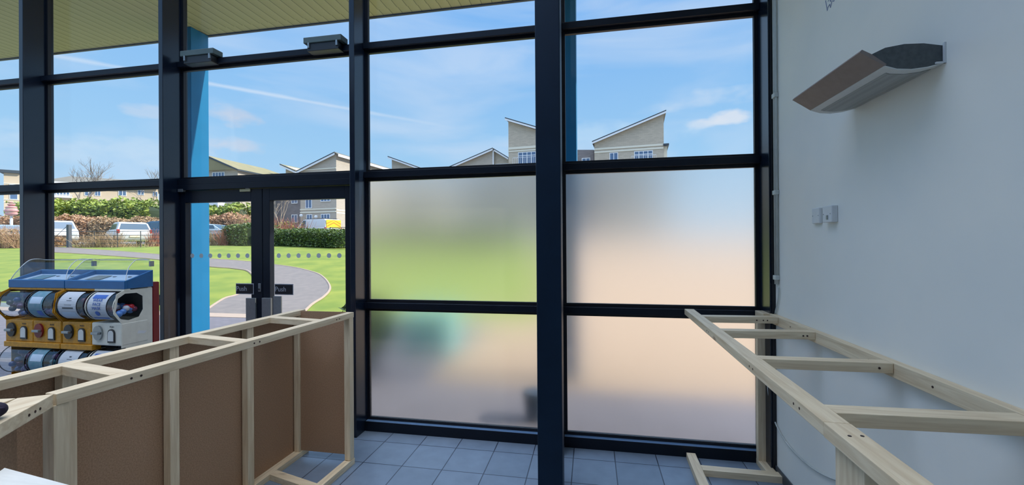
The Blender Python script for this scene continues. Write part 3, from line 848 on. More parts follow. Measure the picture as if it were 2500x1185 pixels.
# curving path: inner and outer edges
outer = [onground(*p, .012) for p in ((738, 756), (760, 745), (788, 727), (804, 710), (804, 696), (792, 680), (773, 668), (734, 657), (700, 651), (668, 647), (621, 641), (575, 637), (516, 633), (450, 628), (385, 622), (300, 615), (200, 608), (120, 604))]
inner = [onground(*p, .012) for p in ((515, 745), (545, 731), (575, 722), (600, 711), (619, 700), (623, 688), (621, 678), (613, 668), (602, 661), (585, 658), (560, 655), (530, 653), (500, 650), (460, 646), (385, 634), (300, 627), (200, 620), (120, 616))]
outer[0] = Vector((-6.45, 8.40, .012)); inner[0] = Vector((-9.0, 8.40, .012))
oo_ = smooth_path(outer, 4); ii_ = smooth_path(inner, 4)
bm = bmesh.new()
va = [bm.verts.new((p.x, p.y, zg(p.x, p.y) + .015)) for p in oo_]; vb = [bm.verts.new((p.x, p.y, zg(p.x, p.y) + .015)) for p in ii_]
NS = 6
rows = []
for a_, b_ in zip(oo_, ii_):
    rows.append([bm.verts.new((a_.x + (b_.x - a_.x) * k / NS, a_.y + (b_.y - a_.y) * k / NS, zg(a_.x + (b_.x - a_.x) * k / NS, a_.y + (b_.y - a_.y) * k / NS) + .02)) for k in range(NS + 1)])
for v in va + vb: bm.verts.remove(v)
for i in range(len(rows) - 1):
    for k in range(NS): bm.faces.new((rows[i][k], rows[i][k + 1], rows[i + 1][k + 1], rows[i + 1][k]))
bmesh.ops.recalc_face_normals(bm, faces=bm.faces)
me = bpy.data.meshes.new('curving_path'); bm.to_mesh(me); bm.free()
if me.polygons[0].normal.z < 0: me.flip_normals()
struct(new_obj('curving_path', me, 'asphalt'))
for nm, pts in (('path_edging', oo_), ('path_edging', ii_)):
    b = MB(); b.tube([Vector((p.x, p.y, zg(p.x, p.y) + .012)) for p in pts], .035, 6); struct(b.build(nm, 'kerb'))

# canopy
def soffit():
    m = bpy.data.materials.new('soffit_boards'); m.use_nodes = True
    nt = m.node_tree; N = nt.nodes; L = nt.links; b = N['Principled BSDF']; b.inputs['Roughness'].default_value = .6
    tc = N.new('ShaderNodeTexCoord'); w = N.new('ShaderNodeTexWave'); w.wave_type = 'BANDS'; w.bands_direction = 'X'; w.wave_profile = 'SAW'; w.inputs['Scale'].default_value = 2.35; w.inputs['Distortion'].default_value = 0
    mp = N.new('ShaderNodeMapping'); mp.inputs['Rotation'].default_value = (0, 0, 0); L.new(tc.outputs['Object'], mp.inputs[0]); L.new(mp.outputs[0], w.inputs['Vector'])
    r = N.new('ShaderNodeValToRGB'); e = r.color_ramp.elements; e[0].position = .0; e[0].color = (.05, .06, .02, 1); e[1].position = .09; e[1].color = (.44, .42, .19, 1)
    q = e.new(1.0); q.color = (.50, .48, .23, 1)
    L.new(w.outputs['Fac'], r.inputs[0]); L.new(r.outputs[0], b.inputs['Base Color'])
    return m


M['soffit'] = soffit()
M['fascia'] = mat('dark_fascia', (.05, .05, .09), .5)
SZ, SE = 4.60, 5.17
struct(MB().box(-30, 1.7, 3.45, SE - .17, SZ, SZ + .25).build('canopy_soffit', 'soffit'))
struct(MB().box(-30, 1.7, SE - .16, SE - .012, SZ + .012, SZ + .25).build('canopy_edge_boards', 'soffit'))
struct(MB().box(-30, 1.7, SE - .012, SE + .02, SZ - .004, SZ + .30).build('canopy_fascia', 'fascia'))
for xa, lab in ((-5.67, 'bright blue square steel column outside, seen through the left door'), (-.433, 'blue square steel column outside, seen beside the inner navy column')):
    t = MB().box(xa, xa + .28, 4.88, 5.155, -.02, SZ, .006).build('canopy_column', 'blue')
    tag(t, lab, 'column', 'blue canopy columns')

# things outside that show only as blurs through the frosting
M['bollard'] = mat('dark_pot', (.03, .06, .10), .5)
M['turq'] = mat('turquoise_tub', (.16, .52, .52), .5)
t = empty('plant_pot', (-.50, 3.78, -.004), label='dark low pot outside, blurred at the foot of the frosted glass by the navy column', cat='pot')
MB().tube([(0, 0, 0), (0, 0, .22)], .085, 20, r1=.11).build('pot_body', 'bollard', t); MB().tube([(0, 0, .22), (0, 0, .26)], .12, 20).build('pot_rim', 'bollard', t)
t = empty('planter', (-2.35, 5.9, -.004), label='turquoise planter outside, a pale blur behind the lower left frosted pane', cat='planter')
MB().box(-.38, .38, -.25, .25, 0, .52, .03).build('tub', 'turq', t); MB().box(-.42, .42, -.29, .29, .52, .58, .02).build('rim', 'turq', t)
# ---------------------------------------------------------------- foliage
def leafy(name, fn, n, size, m, parent=None, seed=1, flat=.6):
    """n small leaf quads; fn(rnd)-> position"""
    rnd = random.Random(seed); bm = bmesh.new()
    for _ in range(n):
        p = fn(rnd); s = size * rnd.uniform(.6, 1.3)
        a = Vector((rnd.gauss(0, 1), rnd.gauss(0, 1), rnd.gauss(0, 1) * flat)).normalized(); b_ = a.cross(Vector((rnd.gauss(0, 1), rnd.gauss(0, 1), rnd.gauss(0, 1)))).normalized()
        vs = [bm.verts.new(p + a * s), bm.verts.new(p + b_ * s * .5), bm.verts.new(p - a * s), bm.verts.new(p - b_ * s * .5)]
        bm.faces.new(vs)
    me = bpy.data.meshes.new(name); bm.to_mesh(me); bm.free()
    return new_obj(name, me, m, parent)


def twigs(name, fn, n, ln, r, m, parent=None, seed=1, spread=.5):
    rnd = random.Random(seed); b = MB()
    for _ in range(n):
        p = fn(rnd); d = Vector((rnd.gauss(0, spread), rnd.gauss(0, spread), 1)).normalized(); l = ln * rnd.uniform(.6, 1.2)
        q = p + d * l * .5 + Vector((rnd.gauss(0, .06), rnd.gauss(0, .06), 0)) * l; e = q + (d + Vector((rnd.gauss(0, spread), rnd.gauss(0, spread), 0)) * .6) * l * .5
        b.tube([p, q, e], r, 3, r1=r * .4, caps=False)
    return b.build(name, m, parent)


M['leaf_green'] = mat('laurel_leaf', (.34, .40, .06), .55, nscale=2.2, col2=(.17, .24, .035))
M['leaf_dark'] = mat('hedge_leaf', (.13, .19, .03), .5, nscale=5, col2=(.035, .075, .02))
M['leaf_lime'] = mat('lime_leaf', (.30, .30, .05), .6, nscale=3, noise=.1)
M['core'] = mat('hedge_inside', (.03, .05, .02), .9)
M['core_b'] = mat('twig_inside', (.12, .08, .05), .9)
M['twig_b'] = mat('brown_twigs', (.58, .36, .21), .85, nscale=3, col2=(.34, .19, .11))
M['twig_tan'] = mat('tan_stems', (.52, .36, .20), .85, nscale=3, col2=(.36, .24, .14))
M['twig_red'] = mat('red_dogwood_stems', (.52, .21, .13), .8, nscale=3, col2=(.36, .15, .09))
M['bark'] = mat('grey_bark', (.24, .20, .17), .9)
M['flower'] = mat('cream_flower', (.75, .68, .50), .7)


def hedge(name, ends, width, height, m, label, cat, n, size, seed, core='core', group=None, wob=.25, flowers=0):
    (x0, y0), (x1, y1) = ends; a = Vector((x0, y0, 0)); b_ = Vector((x1, y1, 0)); L_ = (b_ - a).length; dr_ = (b_ - a).normalized(); nr = Vector((-dr_.y, dr_.x, 0))
    mid = (a + b_) / 2; root = empty(name, (mid.x, mid.y, zg(mid.x, mid.y)), label=label, cat=cat, group=group)
    rs = random.Random(seed); ph = [rs.uniform(0, 6) for _ in range(5)]
    def top_(u): return height * (1 + wob * .5 * (math.sin(u * 1.7 + ph[0]) * .5 + math.sin(u * 4.1 + ph[1]) * .3 + math.sin(u * 9.3 + ph[2]) * .2))
    seg = max(6, int(L_ / .8)); rows_ = []; cb = MB()
    for i in range(seg + 1):
        u = L_ * i / seg; p = a + dr_ * u; g = zg(p.x, p.y); h = top_(u) * .92; f = .25 if i in (0, seg) else 1
        ring = [(-.42, 0), (-.44, .5), (-.34, .85), (0, 1), (.34, .85), (.44, .5), (.42, 0)]
        rows_.append([cb.bm.verts.new(p - mid.to_3d() + nr * (s_ * width * f) + Vector((0, 0, g - root.location.z + t_ * h * (1 if f == 1 else .8)))) for s_, t_ in ring])
    for i in range(seg):
        for k in range(6): cb.bm.faces.new((rows_[i][k], rows_[i][k + 1], rows_[i + 1][k + 1], rows_[i + 1][k]))
    cb.bm.faces.new(rows_[0]); cb.bm.faces.new(list(reversed(rows_[-1])))
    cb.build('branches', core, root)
    def fn(r):
        u = r.uniform(0, L_); t_ = r.random()
        # bias to the outer surface
        ang = r.uniform(-.15, math.pi + .15); w_ = width / 2 * (1 + r.uniform(-.12, .10)); hh = top_(u) * (1 + r.uniform(-.08, .06))
        c_, s_ = math.cos(ang), math.sin(ang)
        sx = abs(c_) ** .45 * (1 if c_ > 0 else -1); sz = max(0.02, abs(s_) ** .45 if s_ > 0 else .02)
        if r.random() < .45: sz = r.uniform(.03, .95); sx = (1 if c_ > 0 else -1)
        p = a + dr_ * u; g = zg(p.x, p.y)
        return p - Vector((mid.x, mid.y, 0)) + nr * (sx * w_) + Vector((0, 0, g - root.location.z + sz * hh))
    leafy('foliage', fn, n, size, m, root, seed)
    if flowers: leafy('flowers', fn, flowers, size * .9, 'flower', root, seed + 5)
    return root


def xy(px, Zc):
    d = ray(px, 596); k = Zc / 1.0
    return (d.x * k, d.y * k)      # distance along the view axis


# far green hedge, brown beech hedge
hedge('laurel_hedge', (xy(60, 42), xy(395, 42)), 3.0, 3.85, 'leaf_green', 'tall bright green hedge beyond the parked cars, seen through the left window', 'hedge', 9000, .19, 11, wob=.22)
hedge('laurel_hedge', (xy(440, 42), xy(606, 41)), 2.6, 3.2, 'leaf_green', 'bright green hedge beyond the car park, seen through the left door', 'hedge', 5000, .19, 12, wob=.3)
hedge('beech_hedge', (xy(-20, 38), xy(240, 38)), 2.2, 2.2, 'twig_b', 'russet brown winter hedge behind the white cars', 'hedge', 9000, .13, 13, core='core_b')
hedge('beech_hedge', (xy(243, 38), xy(400, 38)), 2.0, 2.0, 'twig_tan', 'pale straw brown winter hedge behind the white hatchback', 'hedge', 6000, .12, 14, core='core_b')
hedge('beech_hedge', (xy(430, 37), xy(640, 37)), 2.0, 2.2, 'twig_b', 'brown winter hedge seen through the left door', 'hedge', 7000, .12, 15, core='core_b')
# trimmed hedges bordering the lawn
hedge('box_hedge', (xy(655, 26.8), xy(870, 24.2)), 1.7, .98, 'leaf_dark', 'trimmed dark green hedge bordering the lawn, seen through the right door', 'hedge', 9000, .07, 16, wob=.12, flowers=120)
hedge('rounded_shrub', (xy(580, 28), xy(640, 26.5)), 1.9, 1.30, 'leaf_dark', 'rounded evergreen shrub with cream flowers left of the door stiles', 'shrub', 4500, .07, 17, wob=.2, flowers=60)
hedge('box_hedge', (xy(880, 26), xy(1250, 23)), 1.7, 1.1, 'leaf_dark', 'green hedge that shows only as a soft blur behind the frosted glass', 'hedge', 5000, .08, 18, wob=.2)


leafroot = empty('potted_shrub', (-2.72, 4.75, -.004), label='dark potted shrub outside, blurred at the left edge of the lower left frosted pane', cat='shrub')
MB().tube([(0, 0, 0), (0, 0, .28)], .14, 16, r1=.19).build('pot', 'bollard', leafroot)
def _fn(rd):
    v = Vector((rd.gauss(0, 1), rd.gauss(0, 1), rd.gauss(0, 1))).normalized() * rd.uniform(.22, .34)
    return Vector((v.x, v.y, .58 + v.z * 1.1))
leafy('foliage', _fn, 1500, .05, 'leaf_dark', leafroot, 61)
MB().ball((0, 0, .58), .24, (1, 1, 1.1)).build('branches', 'core', leafroot)


def clump(name, px, Zc, w, h, m, n, r, label, seed, cat='shrub', py=None, spread=.28, twm=None, group=None):
    x, y = xy(px, Zc); root = empty(name, (x, y, zg(x, y)), label=label, cat=cat, group=group)
    def fn(rd):
        u, v = rd.uniform(-1, 1), rd.uniform(-.5, .5)
        return Vector((u * w / 2 * R_.x - v * w * R_.y * .5, u * w / 2 * R_.y + v * w * .5, -.02))
    twigs('stems', fn, n, h, r, m, root, seed, spread)
    if twm: leafy('twig_ends', lambda rd: Vector((rd.uniform(-w / 2, w / 2), rd.uniform(-w / 4, w / 4), rd.uniform(.15, .9) * h)), n, .07, twm, root, seed + 3)
    return root


clump('dogwood_shrub', 379, 26.3, .7, 1.0, 'twig_red', 130, .012, 'orange red stemmed shrub beside the white hatchback', 21)
clump('dogwood_shrub', 558, 27, 1.0, 1.0, 'twig_red', 220, .012, 'red stemmed shrub on the lawn edge left of the rounded evergreen', 22)
clump('dogwood_shrub', 690, 30, 3.2, 1.65, 'twig_red', 420, .016, 'mound of pink red stems behind the trimmed hedge', 23, twm='leaf_lime')
clump('stem_clump', 225, 25.6, 1.9, .75, 'twig_tan', 260, .011, 'clump of dry brown stems behind the railings, right of the gate post', 24, spread=.5)
clump('stem_clump', 262, 25.6, 1.6, .95, 'twig_tan', 260, .010, 'clump of pale straw stems in front of the white hatchback', 25, spread=.4)
clump('stem_clump', 330, 25.6, 2.2, .45, 'twig_tan', 160, .009, 'low dry stems along the railings below the hatchback', 26, spread=.4)
clump('stem_clump', 20, 25.6, 2.6, 1.25, 'twig_b', 600, .012, 'dense brown stems behind the railings at the far left', 27, spread=.45, twm='twig_tan')
clump('stem_clump', 132, 26.6, 1.2, .75, 'twig_b', 260, .012, 'russet stems behind the gate in front of the white people carrier', 28, spread=.5, twm='twig_b')
clump('stem_clump', 530, 27, .9, .95, 'twig_tan', 150, .012, 'pale upright stems at the lawn edge beside the blue column', 29, spread=.25)
clump('stem_clump', 612, 33, 2.0, 2.2, 'twig_b', 220, .014, 'brown bush behind the rounded evergreen', 30, spread=.3, twm='leaf_green')


M['twig_pale'] = mat('pale_twigs', (.42, .33, .24), .9)


def bare_tree(name, px, Zc, h, label, seed, trunk=.09, m='bark', lev=5, tight=.42):
    x, y = xy(px, Zc); root = empty(name, (x, y, zg(x, y)), label=label, cat='tree', group='bare winter trees')
    rd = random.Random(seed); b = MB()
    def grow(p, d, l, r, k):
        q = p + d * l * .5 + Vector((rd.gauss(0, .03), rd.gauss(0, .03), 0)) * l; e = q + d * l * .5
        b.tube([p, q, e], r, 5 if k > 2 else 3, r1=r * .65, caps=False)
        if k == 0: return
        for i in range(rd.choice((2, 3, 3))):
            nd = (d + Vector((rd.gauss(0, tight), rd.gauss(0, tight), rd.uniform(-.05, .35)))).normalized()
            grow(e if i else q.lerp(e, .6), nd, l * rd.uniform(.62, .82), max(.010, r * .58), k - 1)
    grow(Vector((0, 0, -.05)), Vector((0, 0, 1)), h * .30, trunk, lev)
    b.build('branches', m, root)
    return root


bare_tree('bare_tree', 207, 44, 9.6, 'bare winter tree rising over the long roof, left window', 31, .16)
bare_tree('bare_tree', 372, 46, 8.6, 'bare winter tree next to the mullion left of the doors', 34, .13)
bare_tree('bare_tree', 686, 38, 4.6, 'pale bare young tree in front of the dark brick wall, right door', 33, .06, 'twig_pale', tight=.25)

# ---------------------------------------------------------------- buildings
class Pl:
    def __init__(s, px, Y, deg):
        d = ray(px, 596); s.o = Vector((d.x / d.y * Y, Y, 0)); a = math.radians(deg)
        s.t = Vector((math.cos(a), math.sin(a), 0)); s.n = Vector((-math.sin(a), math.cos(a), 0))
    def uz(s, px, py):
        d = ray(px, py); k = s.o.dot(s.n) / d.dot(s.n); p = Vector((d.x * k, d.y * k, EYE + d.z * k)); return ((p - s.o).dot(s.t), p.z)
    def P(s, u, z, off=0): return s.o + s.t * u + s.n * off + Vector((0, 0, z))
    def rect(s, b, u0, u1, z0, z1, o0, o1, bev=0):
        b.hexa([s.P(u0, z0, o0), s.P(u1, z0, o0), s.P(u1, z0, o1), s.P(u0, z0, o1), s.P(u0, z1, o0), s.P(u1, z1, o0), s.P(u1, z1, o1), s.P(u0, z1, o1)], bev)


def brick(name, c, c2, sc=4.5):
    m = bpy.data.materials.new(name); m.use_nodes = True
    nt = m.node_tree; N = nt.nodes; L = nt.links; b = N['Principled BSDF']; b.inputs['Roughness'].default_value = .85
    tc = N.new('ShaderNodeTexCoord'); sp = N.new('ShaderNodeSeparateXYZ'); cb = N.new('ShaderNodeCombineXYZ'); ad = N.new('ShaderNodeMath'); ad.operation = 'ADD'
    L.new(tc.outputs['Object'], sp.inputs[0]); L.new(sp.outputs['X'], ad.inputs[0]); L.new(sp.outputs['Y'], ad.inputs[1]); L.new(ad.outputs[0], cb.inputs['X']); L.new(sp.outputs['Z'], cb.inputs['Y'])
    br = N.new('ShaderNodeTexBrick'); br.inputs['Scale'].default_value = 1; br.inputs['Brick Width'].default_value = .45; br.inputs['Row Height'].default_value = .16; br.inputs['Mortar Size'].default_value = .012
    br.inputs['Color1'].default_value = (*c, 1); br.inputs['Color2'].default_value = (*c2, 1); br.inputs['Mortar'].default_value = (*[(x + y) / 2 * .88 for x, y in zip(c, c2)], 1)
    L.new(cb.outputs[0], br.inputs['Vector']); L.new(br.outputs['Color'], b.inputs['Base Color']); return m


M['b_grey'] = brick('grey_buff_brick', (.53, .46, .36), (.45, .39, .31))
M['b_dark'] = brick('dark_grey_brick', (.24, .22, .22), (.19, .175, .18))
M['b_stone'] = brick('pale_stone_brick', (.50, .435, .36), (.45, .39, .325))
M['b_cream'] = mat('cream_render', (.62, .50, .36), .85, noise=.03, nscale=.8)
M['b_band'] = mat('pale_stone_band', (.74, .70, .58), .8)
M['roof'] = mat('grey_brown_roof', (.19, .175, .14), .9, nscale=1.5, noise=.08)
M['roof_g'] = mat('olive_roof', (.27, .235, .12), .9, nscale=1.0, noise=.08)
M['verge'] = mat('dark_verge', (.045, .06, .075), .6)
M['upvc'] = mat('white_window_frame', (.78, .80, .82), .5)
M['pane'] = mat('window_pane', (.10, .17, .30), .12, noise=.1, spec=.8)


def window(pl, root, x0, y0, x1, y1, cols=2, out=.0, transom=None):
    (u0, z1), (u1, z0) = pl.uz(x0, y0), pl.uz(x1, y1)
    fw = min(.09, (u1 - u0) * .08); b = MB()
    pl.rect(b, u0, u1, z0, z0 + fw, -.07 - out, .02 - out); pl.rect(b, u0, u1, z1 - fw, z1, -.07 - out, .02 - out)
    w = (u1 - u0 - fw) / cols
    for i in range(cols + 1): pl.rect(b, u0 + w * i, u0 + w * i + fw, z0 + fw, z1 - fw, -.068 - out, .02 - out)
    if transom: pl.rect(b, u0 + fw, u1 - fw, z1 - (z1 - z0) * transom, z1 - (z1 - z0) * transom + fw, -.066 - out, .02 - out)
    f = b.build('window', 'upvc', root)
    b = MB(); pl.rect(b, u0 + fw * .5, u1 - fw * .5, z0 + fw * .5, z1 - fw * .5, -.035 - out, .015 - out); p = b.build('pane', 'pane', f)
    return f


def balcony(pl, root, x0, y0, x1, y1, bars=12, out=.25, m='upvc'):
    (u0, z1), (u1, z0) = pl.uz(x0, y0), pl.uz(x1, y1); b = MB()
    pl.rect(b, u0, u1, z1 - .05, z1, -out - .04, -out); pl.rect(b, u0, u1, z0, z0 + .05, -out - .04, -out)
    for i in range(bars + 1):
        u = u0 + (u1 - u0 - .035) * i / bars; pl.rect(b, u, u + .035, z0, z1, -out - .035, -out - .005)
    for u in (u0, u1 - .05):
        pl.rect(b, u, u + .05, z1 - .05, z1, -out, 0); pl.rect(b, u, u + .05, z0, z0 + .05, -out, 0)
    pl.rect(b, u0, u1, z0 - .10, z0, -out - .05, 0)
    return b.build('balcony_railing', m, root)


def wall_poly(pl, root, pts, depth, m, name='wall', zbase=0.5, off=0):
    """pts: pixels of the upper outline from left to right; goes down to the ground"""
    q = [pl.uz(*p) for p in pts]; poly = [pl.P(q[0][0], zbase, off)] + [pl.P(u, z, off) for u, z in q] + [pl.P(q[-1][0], zbase, off)]
    b = MB(); b.prism(poly, pl.n * depth); return b.build(name, m, root)


def roof_slab(pl, root, p0, p1, depth, th=.22, over=.45, m='roof', fascia=.26, off=0):
    (u0, z0), (u1, z1) = pl.uz(*p0), pl.uz(*p1); b = MB()
    c = [(u0, z0 - th), (u1, z1 - th), (u1, z1), (u0, z0)]
    b.prism([pl.P(u, z, off - over) for u, z in c], pl.n * (depth + over * 2)); r = b.build('roof', m, root)
    b = MB(); c = [(u0, z0 - th * .55), (u1, z1 - th * .55), (u1, z1 + .02), (u0, z0 + .02)]
    b.prism([pl.P(u, z, off - over - .035) for u, z in c], pl.n * .03); b.build('verge_edge', 'verge', r)
    b = MB(); c = [(u0, z0 - th * .55 - fascia), (u1, z1 - th * .55 - fascia), (u1, z1 - th * .55), (u0, z0 - th * .55)]
    b.prism([pl.P(u, z, off - over - .03) for u, z in c], pl.n * .06); b.build('bargeboard', 'upvc', r)
    return r


def band(pl, root, x0, y0, x1, hpx, m='b_band', out=.06):
    (u0, z1) = pl.uz(x0, y0); (_, z0) = pl.uz(x0, y0 + hpx); (u1, _) = pl.uz(x1, y0)
    b = MB(); pl.rect(b, u0, u1, z0, z1, -out, .0); return b.build('string_course', m, root)


def bldg(px, Y, label): 
    d = ray(px, 596); x = d.x / d.y * Y
    return tag(empty('apartment_building', (0, 0, 0)), label, 'building')


# right gabled block
P8 = Pl(1535, 60, -6)
g8 = bldg(1535, 60, 'grey brick block with a steep single slope roof rising right, behind the right window')
wall_poly(P8, g8, [(1451, 350), (1620, 279)], 12, 'b_grey')
roof_slab(P8, g8, (1446, 347), (1626, 271), 12)
band(P8, g8, 1451, 362.5, 1620, 4.5); band(P8, g8, 1451, 370.5, 1620, 4)
wall_poly(P8, g8, [(1620.2, 356), (1629, 356)], 6, 'b_band', 'side_bay', off=.3)
b = MB(); (ua, za), (ub, zb) = P8.uz(1619, 352), P8.uz(1633, 355.5); P8.rect(b, ua, ub, zb, za, -.3, 6); b.build('bay_roof', 'verge', g8)
window(P8, g8, 1488, 373.5, 1509, 393); window(P8, g8, 1548, 370, 1594, 398, 4, transom=.3)
balcony(P8, g8, 1541, 382, 1602, 402, 14)
PL = Pl(1430, 62, -6)
wall_poly(PL, g8, [(1358, 366), (1450, 366)], 9, 'b_dark', 'link_wall'); window(PL, g8, 1420.5, 386.5, 1441, 402, 2)
# tall block left of it
P7 = Pl(1275, 60, -6)
g7 = bldg(1275, 60, 'tall grey brick block with a roof sloping down right, beside the navy column')
wall_poly(P7, g7, [(1241, 296), (1345, 328)], 12, 'b_grey')
roof_slab(P7, g7, (1235, 289), (1350, 322.5), 12)
band(P7, g7, 1241, 360.5, 1345, 5.5); band(P7, g7, 1241, 369, 1345, 3)
window(P7, g7, 1265, 372.5, 1309, 402, 4, transom=.3); balcony(P7, g7, 1253, 386.5, 1314, 406, 13)
# double gable block
P6 = Pl(1190, 64, -6)
g6 = bldg(1190, 64, 'low buff gable with white bargeboards left of the tall grey block')
wall_poly(P6, g6, [(1104, 409), (1203, 367)], 8, 'b_stone'); roof_slab(P6, g6, (1096, 409.5), (1205, 362.5), 8)
wall_poly(P6, g6, [(1203.5, 368), (1240.5, 389)], 8, 'b_grey', 'rear_wall', off=.5); roof_slab(P6, g6, (1205.5, 363), (1240.5, 384), 8, off=.5)
b = MB(); (ua, za), (ub, zb) = P6.uz(1203, 368), P6.uz(1206, 420); P6.rect(b, ua, ub, zb, za, -.1, .1); b.build('downpipe', 'upvc', g6)
balcony(P6, g6, 1210, 402, 1244, 414, 8)
# single slope block
P5 = Pl(1000, 69, -6)
g5 = bldg(1000, 64, 'low grey block whose single slope roof falls right, above the frosted glass')
wall_poly(P5, g5, [(956.5, 390), (1044, 421)], 9, 'b_grey'); roof_slab(P5, g5, (950, 382.5), (1055, 420), 9)
# white gabled block left of the mullion
P4 = Pl(800, 52, -6)
g4 = bldg(800, 52, 'pale stone apartment block with white windows and a peaked roof above the right door')
wall_poly(P4, g4, [(733, 420), (820.5, 376)], 15.0, 'b_stone'); roof_slab(P4, g4, (727, 418.5), (820.5, 372), 15.4, over=.3)
# roof going back over the side
b = MB()
def corner(px, py, pl, back=0): u, z = pl.uz(px, py); return pl.P(u, z, back)
c0 = corner(820.5, 372.5, P4, -.3); c1 = corner(820.5, 372.5, P4, 15.2)
b.prism([c0, c1, c1 + P4.t * .55 - Vector((0, 0, .30)), c0 + P4.t * .55 - Vector((0, 0, .30))], Vector((0, 0, -.12))); b.build('eaves', 'roof', g4)
b = MB(); b.prism([c0 + P4.t * .56 - Vector((0, 0, .62)), c1 + P4.t * .56 - Vector((0, 0, .62)), c1 + P4.t * .56 - Vector((0, 0, .28)), c0 + P4.t * .56 - Vector((0, 0, .28))], P4.t * .04); b.build('bargeboard', 'upvc', g4)
band(P4, g4, 733, 415, 820.5, 2.5)
band(P4, g4, 733, 511, 820.5, 3); band(P4, g4, 733, 518, 820.5, 3)
u, z = P4.uz(820.5, 511); u2, z2 = P4.uz(820.5, 514); u3, z3 = P4.uz(820.5, 518); u4, z4 = P4.uz(820.5, 521)
b = MB(); P4.rect(b, u, u + .07, z2, z, 0, 15); P4.rect(b, u, u + .07, z4, z3, 0, 15); b.build('string_course', 'b_band', g4)
window(P4, g4, 746, 468, 762, 509, 2); window(P4, g4, 783, 470, 807, 492, 3); window(P4, g4, 749, 524, 763, 546, 2); window(P4, g4, 784, 523, 806, 537, 3)
PD = Pl(700, 53.5, -6)
wall_poly(PD, g4, [(655, 478), (734.5, 478)], 8, 'b_dark', 'link_wall')
wall_poly(Pl(700, 55, -6), g4, [(697.5, 405), (734.5, 420)], 8, 'b_grey', 'rear_gable'); roof_slab(Pl(700, 55, -6), g4, (689, 401.5), (728, 418.5), 8, m='roof_g')
window(PD, g4, 712, 484, 727, 497, 2); window(PD, g4, 712, 524.5, 727, 544, 2); window(PD, g4, 660, 516, 674, 530, 2)
for p in ((740, 527), (776, 530)):
    u, z = P4.uz(*p); c = P4.P(u, z, -.35); MB().ball(c, .24, (1, 1, .9)).build('satellite_dish', 'upvc', g4, True)
# olive roofed block behind the blue column
P3 = Pl(540, 47, 0)
g3 = bldg(540, 47, 'cream block with an olive pitched roof right of the blue column')
(ur, zr), (ue, ze) = P3.uz(508, 380), P3.uz(586, 414.5)
ul = ur - (ue - ur); dpt = 13.0
b = MB(); b.prism([P3.P(ul + .3, .5), P3.P(ue - .35, .5), P3.P(ue - .35, ze - .12), P3.P(ur, zr - .25), P3.P(ul + .3, ze - .12)], P3.n * dpt); b.build('wall', 'b_stone', g3)
hip = 3.2
b = MB()
vv = [P3.P(ul, ze, -.4), P3.P(ue, ze, -.4), P3.P(ue, ze, dpt + .4), P3.P(ul, ze, dpt + .4), P3.P(ur, zr, -.4), P3.P(ur, zr, dpt - hip)]
vb_ = [b.bm.verts.new(p) for p in vv]
for f in ((0, 1, 4), (1, 2, 5, 4), (2, 3, 5), (3, 0, 4, 5), (0, 3, 2, 1)): b.bm.faces.new([vb_[i] for i in f])
b.build('roof', 'roof_g', g3)
b = MB(); b.prism([P3.P(ur, zr + .02, -.45), P3.P(ue + .05, ze + .02, -.45), P3.P(ue + .05, ze - .18, -.45), P3.P(ur, zr - .2, -.45)], P3.n * .06); b.build('verge_edge', 'verge', g3)
b = MB(); P3.rect(b, ue - .02, ue + .08, ze - .18, ze + .02, -.4, dpt + .4); b.build('gutter', 'verge', g3)
for yy, xe in ((409.5, 557), (416.5, 573)): band(P3, g3, 470, yy, xe, 1.4, 'verge', .05)
window(P3, g3, 519, 421, 549, 433, 4); 
(ua, za), (ub, zb) = P3.uz(510, 497), P3.uz(552, 503); b = MB(); P3.rect(b, ua, ub, zb, za, -1.2, 0); P3.rect(b, ua, ub, zb, za + .9, -1.24, -1.2); P3.rect(b, ub - .12, ub, zb - 1.2, zb, -1.2, -1.08); b.build('balcony', 'upvc', g3)
window(P3, g3, 515, 478, 550, 497, 4)
for yy in (498, 502): band(P3, g3, 553, yy, 584, 1.6, 'b_band', .05)
# long low block with the grey roof, receding to the right
P2 = Pl(250, 46, 50)
g2 = bldg(250, 46, 'long cream block with white windows and grey roof above the tall green hedge')
wall_poly(P2, g2, [(105, 443), (385, 459.5)], 8, 'b_cream')
b = MB(); (u0, z0), (u1, z1) = P2.uz(103, 443), P2.uz(388, 459.5); zt = z0 + 1.9
z0 = (z0 + z1) / 2; zt = z0 + 1.35
vb_ = [b.bm.verts.new(P2.P(*q)) for q in ((u0, z0, -.6), (u1, z0, -.6), (u1, z0, 8.6), (u0, z0, 8.6), (u0 + 2, zt, 4), (u1 - 3, zt, 4))]
for f in ((0, 1, 5, 4), (1, 2, 5), (2, 3, 4, 5), (3, 0, 4), (0, 3, 2, 1)): b.bm.faces.new([vb_[i] for i in f])
b.build('roof', 'roof', g2)
b = MB(); P2.rect(b, u0, u1, z0 - .22, z0, -.66, -.58); b.build('gutter', 'upvc', g2)
for q in ((128, 466, 171, 480, 5), (206, 463, 226, 479, 2), (231, 463, 246, 479, 2), (289, 461, 309, 479, 2), (336, 464, 352, 477, 2), (373, 468, 385, 480, 2)): window(P2, g2, *q)
balcony(P2, g2, 110, 474, 178, 483, 16, out=.9)
# building at the far left
P1 = Pl(9, 40, 50)
g1 = bldg(9, 40, 'cream corner building with dark roof edge at the far left of the photo')
wall_poly(P1, g1, [(9, 421), (50, 425)], 9, 'b_cream')
(u0, z0), (u1, z1) = P1.uz(8, 416), P1.uz(53, 416); b = MB(); P1.rect(b, u0 - .3, u1, z0 - .3, z0 + .05, -.4, 9.4); b.build('roof', 'verge', g1)
for yy in (447, 486, 493): band(P1, g1, 9, yy, 50, 1.6, 'b_band', .05)
window(P1, g1, 23, 450, 44, 488, 1)

